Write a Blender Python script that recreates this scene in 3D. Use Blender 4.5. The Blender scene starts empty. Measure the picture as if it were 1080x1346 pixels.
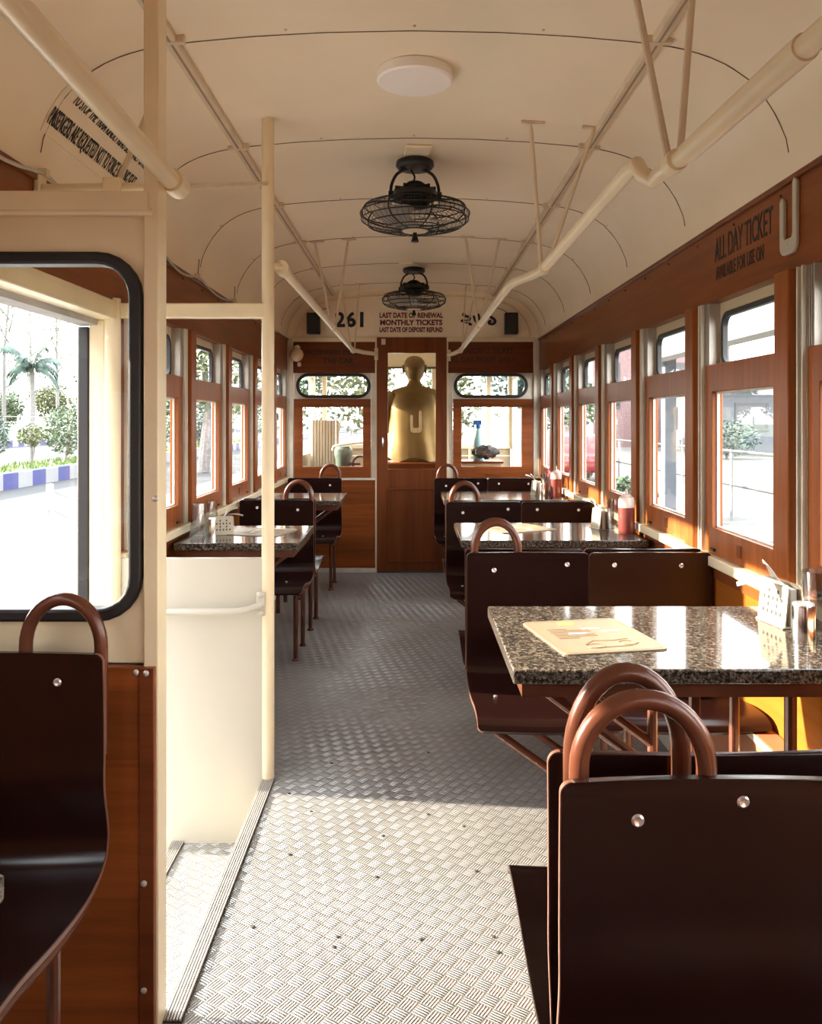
import bpy, bmesh, math, random
from mathutils import Vector, Matrix
R = math.radians
PI = math.pi
rnd = random.Random(7)
SC = bpy.context.scene
COL = SC.collection

# ------------------------------------------------------------------ materials
def newmat(name):
    m = bpy.data.materials.new(name); m.use_nodes = True
    nt = m.node_tree
    for n in list(nt.nodes): nt.nodes.remove(n)
    out = nt.nodes.new('ShaderNodeOutputMaterial')
    return m, nt, out

def N(nt, t, **kw):
    n = nt.nodes.new(t)
    for k, v in kw.items():
        if k in n.inputs: n.inputs[k].default_value = v
        else: setattr(n, k, v)
    return n

def pbsdf(nt, out, col, rough, metal=0.0, spec=0.5):
    b = nt.nodes.new('ShaderNodeBsdfPrincipled')
    b.inputs['Base Color'].default_value = (*col, 1)
    b.inputs['Roughness'].default_value = rough
    b.inputs['Metallic'].default_value = metal
    b.inputs['Specular IOR Level'].default_value = spec
    nt.links.new(b.outputs[0], out.inputs[0])
    return b

def paint(name, col, rough=0.5, metal=0.0, var=0.12, scale=6.0, bump=0.0, spec=0.5, bscale=60):
    """plain paint / metal / plastic with a little procedural unevenness"""
    m, nt, out = newmat(name)
    b = pbsdf(nt, out, col, rough, metal, spec)
    tc = N(nt, 'ShaderNodeTexCoord')
    no = N(nt, 'ShaderNodeTexNoise', Scale=scale, Detail=4.0)
    nt.links.new(tc.outputs['Object'], no.inputs['Vector'])
    rp = N(nt, 'ShaderNodeValToRGB')
    lo = tuple(c * (1 - var) for c in col); hi = tuple(min(1, c * (1 + var * .6)) for c in col)
    rp.color_ramp.elements[0].position = .3; rp.color_ramp.elements[1].position = .7
    rp.color_ramp.elements[0].color = (*lo, 1); rp.color_ramp.elements[1].color = (*hi, 1)
    nt.links.new(no.outputs[0], rp.inputs[0]); nt.links.new(rp.outputs[0], b.inputs['Base Color'])
    if bump:
        n2 = N(nt, 'ShaderNodeTexNoise', Scale=bscale, Detail=3.0)
        nt.links.new(tc.outputs['Object'], n2.inputs['Vector'])
        bp = N(nt, 'ShaderNodeBump', Strength=bump, Distance=.01)
        nt.links.new(n2.outputs[0], bp.inputs['Height']); nt.links.new(bp.outputs[0], b.inputs['Normal'])
    return m

def wood(name, dark, light, axis='Y', rough=0.3, scale=1.0, planks=0.0):
    m, nt, out = newmat(name)
    b = pbsdf(nt, out, light, rough, 0, .22)
    tc = N(nt, 'ShaderNodeTexCoord')
    mp = N(nt, 'ShaderNodeMapping')
    s = {'X': (1.2, 22, 22), 'Y': (22, 1.2, 22), 'Z': (22, 22, 1.2)}[axis]
    mp.inputs['Scale'].default_value = tuple(q * scale for q in s)
    nt.links.new(tc.outputs['Object'], mp.inputs[0])
    no = N(nt, 'ShaderNodeTexNoise', Scale=1.0, Detail=6.0, Roughness=.6, Distortion=.6)
    nt.links.new(mp.outputs[0], no.inputs['Vector'])
    rp = N(nt, 'ShaderNodeValToRGB')
    rp.color_ramp.elements[0].position = .28; rp.color_ramp.elements[1].position = .72
    rp.color_ramp.elements[0].color = (*dark, 1); rp.color_ramp.elements[1].color = (*light, 1)
    nt.links.new(no.outputs[0], rp.inputs[0])
    src = rp.outputs[0]
    if planks:
        sp = N(nt, 'ShaderNodeSeparateXYZ'); nt.links.new(tc.outputs['Object'], sp.inputs[0])
        mu = N(nt, 'ShaderNodeMath', operation='MULTIPLY'); mu.inputs[1].default_value = planks
        nt.links.new(sp.outputs['Z'], mu.inputs[0])
        fl = N(nt, 'ShaderNodeMath', operation='FLOOR'); nt.links.new(mu.outputs[0], fl.inputs[0])
        wn = N(nt, 'ShaderNodeTexWhiteNoise', noise_dimensions='1D'); nt.links.new(fl.outputs[0], wn.inputs['W'])
        mr = N(nt, 'ShaderNodeMapRange'); mr.inputs['To Min'].default_value = .75; mr.inputs['To Max'].default_value = 1.15
        nt.links.new(wn.outputs['Value'], mr.inputs['Value'])
        mx = N(nt, 'ShaderNodeVectorMath', operation='SCALE')
        nt.links.new(src, mx.inputs[0]); nt.links.new(mr.outputs[0], mx.inputs['Scale'])
        src = mx.outputs[0]
    nt.links.new(src, b.inputs['Base Color'])
    bp = N(nt, 'ShaderNodeBump', Strength=.06, Distance=.004)
    nt.links.new(no.outputs[0], bp.inputs['Height']); nt.links.new(bp.outputs[0], b.inputs['Normal'])
    return m

def glass(name, tint=(.98, .99, .98), extra=0.0, rough=0.0):
    m, nt, out = newmat(name)
    tr = N(nt, 'ShaderNodeBsdfTransparent'); tr.inputs[0].default_value = (*tint, 1)
    gl = N(nt, 'ShaderNodeBsdfGlossy'); gl.inputs['Roughness'].default_value = rough
    lw = N(nt, 'ShaderNodeLayerWeight'); lw.inputs[0].default_value = .5
    pw = N(nt, 'ShaderNodeMath', operation='POWER'); pw.inputs[1].default_value = 4.0
    nt.links.new(lw.outputs['Facing'], pw.inputs[0])
    ad = N(nt, 'ShaderNodeMath', operation='MULTIPLY_ADD'); ad.inputs[1].default_value = .22; ad.inputs[2].default_value = .02 + extra
    nt.links.new(pw.outputs[0], ad.inputs[0])
    mx = N(nt, 'ShaderNodeMixShader')
    nt.links.new(ad.outputs[0], mx.inputs[0]); nt.links.new(tr.outputs[0], mx.inputs[1]); nt.links.new(gl.outputs[0], mx.inputs[2])
    nt.links.new(mx.outputs[0], out.inputs[0])
    return m

def tread_plate(name):
    """aluminium five-bar tread plate: alternating groups of raised bars"""
    m, nt, out = newmat(name)
    b = pbsdf(nt, out, (.5, .49, .47), .31, .45)
    tc = N(nt, 'ShaderNodeTexCoord')
    mp = N(nt, 'ShaderNodeMapping')
    mp.inputs['Rotation'].default_value = (0, 0, R(33)); mp.inputs['Scale'].default_value = (1 / .036,) * 3
    mp.inputs['Location'].default_value = (500.3, 500.2, 0)
    nt.links.new(tc.outputs['Object'], mp.inputs[0])
    sp = N(nt, 'ShaderNodeSeparateXYZ'); nt.links.new(mp.outputs[0], sp.inputs[0])
    def MA(op, a, b_=None, c=None):
        n = N(nt, 'ShaderNodeMath', operation=op)
        for i, q in enumerate((a, b_, c)):
            if q is None: continue
            if isinstance(q, (int, float)): n.inputs[i].default_value = q
            else: nt.links.new(q, n.inputs[i])
        return n.outputs[0]
    x, y = sp.outputs['X'], sp.outputs['Y']
    par = MA('MODULO', MA('ADD', MA('FLOOR', x), MA('FLOOR', y)), 2.0)
    lx, ly = MA('FRACT', x), MA('FRACT', y)
    mixf = lambda u, v: MA('ADD', MA('MULTIPLY', u, MA('SUBTRACT', 1.0, par)), MA('MULTIPLY', v, par))
    a = mixf(lx, ly); bb = mixf(ly, lx)
    s = MA('SINE', MA('MULTIPLY', a, PI * 5))
    bars = MA('POWER', MA('ABSOLUTE', s), 1.6)
    e = MA('SUBTRACT', 1.0, MA('POWER', MA('ABSOLUTE', MA('SUBTRACT', MA('MULTIPLY', bb, 2.0), 1.0)), 3.0))
    e2 = MA('MINIMUM', MA('MULTIPLY', MA('MULTIPLY', a, MA('SUBTRACT', 1.0, a)), 12.0), 1.0)
    h = MA('MULTIPLY', MA('MULTIPLY', bars, e), e2)
    bp = N(nt, 'ShaderNodeBump', Strength=.9, Distance=.0028)
    nt.links.new(h, bp.inputs['Height']); nt.links.new(bp.outputs[0], b.inputs['Normal'])
    no = N(nt, 'ShaderNodeTexNoise', Scale=3.0, Detail=6.0, Roughness=.65); nt.links.new(tc.outputs['Object'], no.inputs['Vector'])
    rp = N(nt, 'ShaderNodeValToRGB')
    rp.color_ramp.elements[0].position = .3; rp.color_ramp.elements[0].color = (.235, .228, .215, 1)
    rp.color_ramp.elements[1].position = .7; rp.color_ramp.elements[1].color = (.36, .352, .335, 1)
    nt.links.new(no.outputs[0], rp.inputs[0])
    mx = N(nt, 'ShaderNodeMixRGB'); mx.inputs[2].default_value = (.54, .53, .51, 1)  # raised bars coloured lighter: wear plus a glint painted into the base colour
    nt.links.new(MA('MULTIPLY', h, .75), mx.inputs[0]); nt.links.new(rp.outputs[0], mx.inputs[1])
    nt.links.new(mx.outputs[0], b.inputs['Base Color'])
    return m

def granite(name):
    m, nt, out = newmat(name)
    b = pbsdf(nt, out, (.1, .09, .08), .09, 0, .32)
    tc = N(nt, 'ShaderNodeTexCoord')
    n1 = N(nt, 'ShaderNodeTexNoise', Scale=130.0, Detail=4.0, Roughness=.7)
    n2 = N(nt, 'ShaderNodeTexVoronoi', Scale=260.0)
    n3 = N(nt, 'ShaderNodeTexNoise', Scale=7.0, Detail=3.0)
    for n in (n1, n2, n3): nt.links.new(tc.outputs['Object'], n.inputs['Vector'])
    r1 = N(nt, 'ShaderNodeValToRGB')
    cr = r1.color_ramp
    cr.elements[0].position = .40; cr.elements[0].color = (.012, .010, .009, 1)
    cr.elements[1].position = .68; cr.elements[1].color = (.30, .245, .19, 1)
    q = cr.elements.new(.5); q.color = (.070, .056, .044, 1)
    nt.links.new(n1.outputs[0], r1.inputs[0])
    mx = N(nt, 'ShaderNodeMixRGB', blend_type='MULTIPLY'); mx.inputs[0].default_value = .45
    nt.links.new(r1.outputs[0], mx.inputs[1]); nt.links.new(n2.outputs['Distance'], mx.inputs[2])
    r3 = N(nt, 'ShaderNodeMapRange'); r3.inputs['To Min'].default_value = .7; r3.inputs['To Max'].default_value = 1.5
    nt.links.new(n3.outputs[0], r3.inputs['Value'])
    sc = N(nt, 'ShaderNodeVectorMath', operation='SCALE'); nt.links.new(mx.outputs[0], sc.inputs[0]); nt.links.new(r3.outputs[0], sc.inputs['Scale'])
    nt.links.new(sc.outputs[0], b.inputs['Base Color'])
    return m

def stripes(name, c1, c2, period, rough=.6):
    """painted kerb: alternating blocks of two colours along Y"""
    m, nt, out = newmat(name)
    b = pbsdf(nt, out, c1, rough)
    tc = N(nt, 'ShaderNodeTexCoord'); sp = N(nt, 'ShaderNodeSeparateXYZ'); nt.links.new(tc.outputs['Object'], sp.inputs[0])
    mu = N(nt, 'ShaderNodeMath', operation='MULTIPLY'); mu.inputs[1].default_value = 1 / period; nt.links.new(sp.outputs['Y'], mu.inputs[0])
    fr = N(nt, 'ShaderNodeMath', operation='FRACT'); nt.links.new(mu.outputs[0], fr.inputs[0])
    gt = N(nt, 'ShaderNodeMath', operation='GREATER_THAN'); gt.inputs[1].default_value = .5; nt.links.new(fr.outputs[0], gt.inputs[0])
    mx = N(nt, 'ShaderNodeMixRGB'); mx.inputs[1].default_value = (*c1, 1); mx.inputs[2].default_value = (*c2, 1)
    nt.links.new(gt.outputs[0], mx.inputs[0]); nt.links.new(mx.outputs[0], b.inputs['Base Color'])
    return m

def pavers(name, c1, c2, mortar, scale):
    m, nt, out = newmat(name)
    b = pbsdf(nt, out, c1, .8)
    tc = N(nt, 'ShaderNodeTexCoord')
    br = N(nt, 'ShaderNodeTexBrick', Scale=scale)
    br.inputs['Color1'].default_value = (*c1, 1); br.inputs['Color2'].default_value = (*c2, 1); br.inputs['Mortar'].default_value = (*mortar, 1)
    br.inputs['Mortar Size'].default_value = .03
    nt.links.new(tc.outputs['Object'], br.inputs['Vector']); nt.links.new(br.outputs[0], b.inputs['Base Color'])
    return m

def leafmat(name, c, var=.45):
    m, nt, out = newmat(name)
    b = pbsdf(nt, out, c, .5)
    tc = N(nt, 'ShaderNodeTexCoord'); no = N(nt, 'ShaderNodeTexNoise', Scale=2.2, Detail=5.0)
    nt.links.new(tc.outputs['Object'], no.inputs['Vector'])
    rp = N(nt, 'ShaderNodeValToRGB')
    rp.color_ramp.elements[0].position = .35; rp.color_ramp.elements[1].position = .65
    rp.color_ramp.elements[0].color = (*[q * (1 - var) for q in c], 1); rp.color_ramp.elements[1].color = (*[min(1, q * (1 + var)) for q in c], 1)
    nt.links.new(no.outputs[0], rp.inputs[0]); nt.links.new(rp.outputs[0], b.inputs['Base Color'])
    return m

CREAM = (.80, .66, .46)
M = dict(
    ceil=paint('cream_ceiling', (.87, .76, .58), .45, var=.05, scale=2.5),
    cream=paint('cream_gloss', (.80, .69, .47), .32, var=.08, scale=5, bump=.03),
    ivory=paint('ivory_panel', (.50, .475, .395), .3, var=.05, scale=3),
    white=paint('white_metal', (.70, .66, .56), .4, var=.15, scale=9),
    channel=paint('dull_channel', (.46, .43, .38), .42, .35, var=.2, scale=12),
    lampw=paint('white_plastic', (.93, .90, .86), .4, var=.03),
    black=paint('black_rubber', (.012, .012, .013), .45, var=.2),
    blackm=paint('black_metal', (.010, .010, .011), .38, .2, var=.2),
    ink=paint('black_lettering', (.012, .011, .011), .55, var=.1),
    maroon=paint('maroon_lettering', (.13, .018, .016), .55, var=.1),
    dim=paint('faded_lettering', (.018, .008, .006), .6, var=.2),
    lacquer=paint('dark_brown_lacquer', (.0145, .0042, .0034), .24, var=.15, scale=3, spec=.34),
    edge=paint('ply_edge', (.16, .07, .045), .4, var=.2, scale=30),
    tube=paint('brown_tube', (.115, .037, .019), .26, .15, var=.3, scale=12),
    steel=paint('steel', (.62, .61, .60), .16, 1.0, var=.04),
    screw=paint('screw_steel', (.72, .71, .69), .28, .8, var=.05),
    alu=paint('ridged_aluminium', (.46, .44, .41), .38, .45, var=.15, scale=14),
    groove=paint('dark_groove', (.05, .045, .04), .7, var=.2),
    wy=wood('varnished_teak_y', (.135, .034, .010), (.275, .082, .023), 'Y'),
    wz=wood('varnished_teak_z', (.20, .052, .012), (.40, .120, .028), 'Z'),
    wx=wood('varnished_teak_x', (.17, .042, .010), (.33, .092, .021), 'X', planks=7.0),
    wl=wood('light_teak_panel', (.26, .078, .011), (.37, .122, .018), 'Y', rough=.28),
    wp=wood('dark_teak_post', (.12, .032, .010), (.21, .062, .018), 'Z'),
    wh=wood('dark_teak_header', (.15, .040, .010), (.27, .080, .020), 'Y'),
    wxd=wood('dark_teak_x', (.10, .025, .008), (.175, .047, .014), 'X'),
    box=paint('brown_ledge_paint', (.36, .15, .075), .45, var=.1, scale=4),
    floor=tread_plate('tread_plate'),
    granite=granite('granite'),
    patch=paint('sign_patch_paint', (.84, .71, .52), .45, var=.04),
    seam=paint('seam_brown', (.13, .085, .052), .7, var=.2),  # dark brown line along the ceiling sheet joints
    box2=paint('conduit_lid', (.33, .25, .17), .6, var=.1),
    rail=paint('grey_rail', (.045, .047, .05), .5, var=.1),
    conc=pavers('grey_concrete', (.080, .078, .074), (.068, .067, .063), (.05, .049, .047), 1.2),
    palm=leafmat('palm_leaf', (.055, .095, .075)),
    brass=paint('brass_clip', (.62, .44, .20), .35, .2, var=.1),
    pane=glass('window_glass', extra=.01),
    tumbler=glass('tumbler_glass', (.84, .85, .86), extra=.10),
    gold=paint('gilded_bronze', (.215, .135, .045), .40, .6, var=.3, scale=4, bump=.1, bscale=14),
    paper=paint('menu_paper', (.29, .225, .15), .4, var=.05, scale=30),
    paper2=paint('menu_border', (.27, .19, .10), .45, var=.05),
    sketch=paint('menu_sketch', (.30, .16, .07), .6, var=.1),
    badge=paint('menu_badge', (.60, .46, .12), .5, var=.1),
    napkin=paint('napkin_tissue', (.62, .58, .51), .75, var=.05),
    perf=paint('holder_cream', (.50, .43, .32), .4, var=.06),
    ketchup=paint('ketchup_red', (.20, .045, .038), .3, var=.15),
    redcap=paint('red_cap', (.50, .05, .03), .35, var=.1),
    jar=paint('frosted_jar', (.66, .50, .44), .3, var=.06),
    blue=paint('blue_plastic', (.02, .13, .42), .35, var=.1),
    aqua=paint('pale_blue_liquid', (.35, .62, .66), .2, var=.05),
    bag=paint('dark_bag', (.035, .032, .032), .6, var=.3, scale=20, bump=.2),
    green=paint('dull_green_metal', (.09, .12, .09), .4, var=.2),
    globe=paint('opal_globe', (.66, .50, .33), .25, var=.05),
    stone=paint('grey_stone', (.36, .36, .36), .8, var=.2, scale=5),
    pave=pavers('pale_pavers', (.27, .258, .24), (.23, .222, .21), (.165, .158, .15), 4.0),
    road=paint('asphalt', (.022, .0235, .026), .9, var=.2, scale=.6),
    kerb=stripes('kerb_paint', (.016, .020, .11), (.17, .17, .18), 1.75),
    bollard=paint('white_post', (.22, .22, .22), .5, var=.05),
    grass=leafmat('grass', (.075, .12, .018)),
    leaf=leafmat('leaf_mid', (.050, .085, .034)),
    leaf2=leafmat('leaf_olive', (.070, .085, .024)),
    leaf3=leafmat('leaf_blue_green', (.034, .064, .050)),
    bark=paint('bark', (.15, .14, .14), .9, var=.3, scale=10),
    wall_g=paint('grey_render', (.09, .095, .105), .8, var=.1),
    wall_p=paint('brick_purple', (.21, .13, .13), .8, var=.25, scale=8),
    roof_g=paint('grey_roof', (.10, .105, .115), .7, var=.1),
    roof_w=paint('white_sheet_roof', (.085, .085, .083), .5, var=.08),
    pillar=paint('bluegrey_pillar', (.11, .125, .15), .7, var=.2, scale=3),
    dglass=paint('dark_window', (.03, .035, .045), .12, var=.1),
    red=paint('car_red', (.16, .015, .017), .25, var=.05),
    curtain=paint('cream_sheet', (.36, .275, .175), .6, var=.08),
    mesh=paint('galvanised_wire', (.42, .42, .40), .5, .4, var=.1),
    rod=paint('cream_rod', (.68, .56, .40), .38, var=.12, scale=9),
    wire=paint('grey_cable', (.50, .46, .40), .5, var=.1),
)

# ------------------------------------------------------------------ mesh builder
class MB:
    def __init__(s): s.v = []; s.f = []; s.log = []
    def add(s, vs, fs, mat=None):
        o = len(s.v); s.log.append((o, len(s.f)))
        s.v += [tuple((mat @ Vector(p)) if mat else p) for p in vs]
        s.f += [tuple(i + o for i in f) for f in fs]
        return s
    def box(s, x0, x1, y0, y1, z0, z1, mat=None):
        vs = [(x, y, z) for x in (x0, x1) for y in (y0, y1) for z in (z0, z1)]
        return s.add(vs, [(0, 1, 3, 2), (4, 6, 7, 5), (0, 4, 5, 1), (2, 3, 7, 6), (0, 2, 6, 4), (1, 5, 7, 3)], mat)
    def loft(s, rings, caps=True, closed=False, mat=None):
        n = len(rings[0]); vs = [p for r in rings for p in r]; fs = []
        m = len(rings)
        for i in range(m if closed else m - 1):
            a = i * n; b = ((i + 1) % m) * n
            for j in range(n):
                k = (j + 1) % n
                fs.append((a + j, a + k, b + k, b + j))
        if caps and not closed:
            fs.append(tuple(range(n - 1, -1, -1))); fs.append(tuple((m - 1) * n + j for j in range(n)))
        return s.add(vs, fs, mat)
    def tube(s, pts, r, seg=10, closed=False, mat=None):
        P = [Vector(p) for p in pts]; m = len(P)
        rr = r if isinstance(r, (list, tuple)) else [r] * m
        T = []
        for i in range(m):
            if closed: t = P[(i + 1) % m] - P[i - 1]
            else: t = P[min(i + 1, m - 1)] - P[max(i - 1, 0)]
            T.append(t.normalized())
        u = T[0].orthogonal().normalized(); rings = []
        for i in range(m):
            u = (u - T[i] * u.dot(T[i])).normalized(); w = T[i].cross(u)
            rings.append([tuple(P[i] + (u * math.cos(2 * PI * j / seg) + w * math.sin(2 * PI * j / seg)) * rr[i]) for j in range(seg)])
        return s.loft(rings, True, closed, mat)
    def each(s, name, mat, parent, **k):
        """every separate piece added becomes a part of its own"""
        out = []
        for a, b, c, d in s.marks():
            q = MB(); q.v = s.v[a:b]; q.f = [tuple(i - a for i in f) for f in s.f[c:d]]; out.append(q.build(name, mat, parent, **k))
        return out
    def marks(s):
        r = []; st = s.log + [(len(s.v), len(s.f))]
        for (a, c), (b, d) in zip(st, st[1:]): r.append((a, b, c, d))
        return r
    def lathe(s, prof, c=(0, 0, 0), seg=24, mat=None, sx=1, sy=1):
        rings = [[(c[0] + max(r, 1e-4) * sx * math.cos(2 * PI * j / seg), c[1] + max(r, 1e-4) * sy * math.sin(2 * PI * j / seg), c[2] + z) for j in range(seg)] for r, z in prof]
        return s.loft(rings, True, False, mat)
    def ring(s, outer, inner, f3, a, b):
        """frame prism between two 2-D outlines of equal length, from depth a to depth b"""
        n = len(outer); vs = []
        for pts, d in ((outer, a), (inner, a), (inner, b), (outer, b)): vs += [f3(p[0], p[1], d) for p in pts]
        fs = []
        for q in range(4):
            q2 = (q + 1) % 4
            for j in range(n):
                k = (j + 1) % n
                fs.append((q * n + j, q * n + k, q2 * n + k, q2 * n + j))
        return s.add(vs, fs)
    def prism(s, pts, f3, a, b):
        return s.loft([[f3(p[0], p[1], a) for p in pts], [f3(p[0], p[1], b) for p in pts]])
    def build(s, name, mat, parent=None, bevel=0.0, smooth=35, base=False, local=False):
        me = bpy.data.meshes.new(name)
        off = Vector((0, 0, 0))
        if parent is not None and not local:
            w = Vector(parent.location); p = parent.parent
            while p is not None: w += Vector(p.location); p = p.parent
            off = w
        elif parent is None and base:
            xs = [p[0] for p in s.v]; ys = [p[1] for p in s.v]; zs = [p[2] for p in s.v]
            off = Vector(((min(xs) + max(xs)) / 2, (min(ys) + max(ys)) / 2, min(zs)))
        me.from_pydata([tuple(Vector(p) - off) for p in s.v], [], s.f)
        bm = bmesh.new(); bm.from_mesh(me)
        bmesh.ops.recalc_face_normals(bm, faces=bm.faces)
        bm.to_mesh(me); bm.free()
        me.materials.append(mat)
        if smooth:
            me.polygons.foreach_set('use_smooth', [True] * len(me.polygons))
            me.set_sharp_from_angle(angle=R(smooth))
        o = bpy.data.objects.new(name, me); COL.objects.link(o)
        if parent is not None: o.parent = parent
        elif base: o.location = off
        if bevel:
            bv = o.modifiers.new('bevel', 'BEVEL'); bv.width = bevel; bv.segments = 2; bv.limit_method = 'ANGLE'; bv.angle_limit = R(40)
            bv.harden_normals = False
        return o

def tag(o, label=None, cat=None, group=None, kind=None):
    if label: o['label'] = label
    if cat: o['category'] = cat
    if group: o['group'] = group
    if kind: o['kind'] = kind
    return o
def empty(name, loc=(0, 0, 0), label=None, cat=None, group=None, kind=None):
    o = bpy.data.objects.new(name, None); o.empty_display_size = .1; o.location = loc; COL.objects.link(o)
    return tag(o, label, cat, group, kind)
def struct(name, loc=(0, 0, 0)): return empty(name, loc, kind='structure')
def plabel(o, t): o['label'] = t; return o

def rrect(x0, z0, x1, z1, r, n=7):
    pts = []
    for cx, cz, a0 in ((x1 - r, z1 - r, 0), (x0 + r, z1 - r, 90), (x0 + r, z0 + r, 180), (x1 - r, z0 + r, 270)):
        for i in range(n):
            a = R(a0 + 90 * i / (n - 1)); pts.append((cx + r * math.cos(a), cz + r * math.sin(a)))
    return pts
def frame(mb, o, i, f3, a, b, ro=1e-4, ri=1e-4):
    return mb.ring(rrect(*o, ro), rrect(*i, ri), f3, a, b)
FX = lambda s, W: (lambda u, v, d: (s * (W + d), u, v))          # side wall: u=y, v=z, d=outward
FY = lambda u, v, d: (u, d, v)                                   # cross wall: u=x, v=z, d=y

def smoothpts(P, k=6):
    P = [Vector(p) for p in P]; out = []
    for i in range(len(P) - 1):
        p0 = P[max(i - 1, 0)]; p1 = P[i]; p2 = P[i + 1]; p3 = P[min(i + 2, len(P) - 1)]
        for j in range(k):
            t = j / k
            out.append(.5 * ((2 * p1) + (p2 - p0) * t + (2 * p0 - 5 * p1 + 4 * p2 - p3) * t * t + (3 * p1 - p0 - 3 * p2 + p3) * t ** 3))
    out.append(P[-1]); return out

def text(s, size, mat, parent, m, sx=1.0, bold=0.0, name='lettering', ext=.0006, align='CENTER', space=1.0, bend=None, fit=None):
    """lettering as a real thin mesh; m places the text plane (x right, y up, z out of the surface)"""
    cu = bpy.data.curves.new('t', 'FONT'); cu.body = s; cu.size = size; cu.extrude = ext; cu.offset = bold; cu.align_x = align; cu.align_y = 'CENTER'
    cu.resolution_u = 3; cu.space_character = space
    t = bpy.data.objects.new('t', cu); COL.objects.link(t)
    bpy.context.view_layer.update()
    dg = bpy.context.evaluated_depsgraph_get()
    me = bpy.data.meshes.new_from_object(t.evaluated_get(dg))
    bpy.data.objects.remove(t); bpy.data.curves.remove(cu)
    off = Vector((0, 0, 0)); p = parent
    while p is not None: off += Vector(p.location); p = p.parent
    if fit:
        xs = [v.co.x for v in me.vertices]; sx = fit / (max(xs) - min(xs))
    for v in me.vertices:
        c = Vector((v.co.x * sx, v.co.y, v.co.z))
        v.co = (bend(c) if bend else m @ c) - off
    me.name = name; me.materials.clear(); me.materials.append(mat)
    o = bpy.data.objects.new(name, me); COL.objects.link(o); o.parent = parent
    return o

# ------------------------------------------------------------------ dimensions
H = 1.273                  # eye height
WR, WL = 1.057, 1.045      # inner wall faces
YE = 7.0                   # end wall
YB = -3.4                  # closed end behind the viewer
GZ = -0.6                  # street level
P1, P2 = 1.765, 2.965      # the two vestibule partitions
WP = lambda s: WR if s > 0 else WL

PROF = [(1.057, 1.945), (1.056, 2.00), (1.045, 2.06), (1.02, 2.12), (.985, 2.175), (.94, 2.225), (.885, 2.264), (.82, 2.293),
        (.74, 2.315), (.62, 2.331), (.45, 2.346), (.25, 2.357), (0, 2.362)]
FULL = PROF + [(-x * (WL / WR), z) for x, z in reversed(PROF[:-1])]
def ceil_z(x):
    ax = abs(x)
    for (xa, za), (xb, zb) in zip(PROF, PROF[1:]):
        if xb <= ax <= xa: return za + (zb - za) * (xa - ax) / max(xa - xb, 1e-6)
    return 1.95
_arc = [0.0]
for (a, b), (c, d) in zip(FULL, FULL[1:]): _arc.append(_arc[-1] + math.hypot(c - a, d - b))
def ceil_at(s):
    """point and inward normal on the ceiling profile at arc length s from the right cornice"""
    for i in range(len(FULL) - 1):
        if _arc[i] <= s <= _arc[i + 1]:
            t = (s - _arc[i]) / (_arc[i + 1] - _arc[i])
            p = Vector(FULL[i]).lerp(Vector(FULL[i + 1]), t); d = (Vector(FULL[i + 1]) - Vector(FULL[i])).normalized()
            return p, Vector((-d.y, d.x))
    return Vector(FULL[-1]), Vector((1, 0))

# ------------------------------------------------------------------ shell: ceiling
mb = MB()
rings = []
for y in (YB, YE + 1.7):
    rings.append([(x, y, z) for x, z in FULL] + [(x * 1.06, y, z + .05) for x, z in reversed(FULL)])
mb.loft(rings)
ceiling = tag(mb.build('ceiling', M['ceil']), kind='structure')
for ys in (-.5, .55, 1.42, 2.34, 3.23, 4.10, 4.95, 5.80, 6.62):
    m2 = MB()
    n = len(FULL)
    m2.tube([(p[0].x + p[1].x * .001, ys, p[0].y + p[1].y * .001) for p in (ceil_at(_arc[-1] * (.03 + .94 * i / 60)) for i in range(61))], .0016, 5)
    m2.build('seam', M['seam'], ceiling)
    m3 = MB()
    for fr in (.12, .24, .36, .5, .64, .76, .88):
        p, nn = ceil_at(_arc[-1] * fr)
        m3.lathe([(.004, -.002), (.004, .002), (.002, .0035)], (p.x + nn.x * .002, ys - .03, p.y + nn.y * .002), 6)
    m3.each('rivet', M['rod'], ceiling)

# floor: main saloon with the vestibule well cut out at the left
mb = MB()
XT = -.505
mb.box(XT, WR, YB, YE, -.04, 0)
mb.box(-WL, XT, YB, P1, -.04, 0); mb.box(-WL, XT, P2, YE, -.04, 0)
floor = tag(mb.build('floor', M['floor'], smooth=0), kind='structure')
mb = MB()
for x, y in ((-.19, 2.02), (-.185, 2.06), (.02, 2.05), (.2, 2.06), (.205, 2.0), (-.40, 2.1), (-.36, 2.45), (-.1, 2.33), (.18, 2.36), (-.33, 2.72), (.05, 2.7), (.16, 2.62), (-.3, 3.1), (.06, 3.2), (-.42, 2.85), (-.09, 2.56)):
    mb.lathe([(.0055, 0), (.0055, .002), (.003, .003)], (x, y, 0), 8)
mb.each('screw', M['groove'], floor)
mb = MB()
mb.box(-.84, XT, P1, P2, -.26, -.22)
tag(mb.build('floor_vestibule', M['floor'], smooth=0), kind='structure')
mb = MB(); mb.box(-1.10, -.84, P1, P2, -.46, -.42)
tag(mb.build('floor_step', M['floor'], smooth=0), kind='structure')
mb = MB(); mb.box(XT - .004, XT + .0, P1, P2, -.22, -.005); mb.box(-.842, -.838, P1, P2, -.42, -.225)
tag(mb.build('trim_1', M['ivory'], smooth=0), kind='structure')
def nosing(name, x0, x1, z):
    t = struct(name)
    mb = MB(); mb.box(x0, x1, P1, P2 - .001, z, z + .004)
    mb.build('strip', M['groove'], t)
    n = 6; w = (x1 - x0) / n
    mb = MB()
    for i in range(n): mb.box(x0 + w * i + w * .14, x0 + w * (i + 1) - w * .14, P1, P2 - .001, z + .004, z + .0085)
    mb.box(x0 - .003, x0, P1, P2 - .001, z - .025, z + .008)
    mb.build('ridges', M['alu'], t, bevel=.0012)
nosing('trim_2', XT - .022, XT + .018, .0)
nosing('trim_3', -.845, -.805, -.22)

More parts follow.
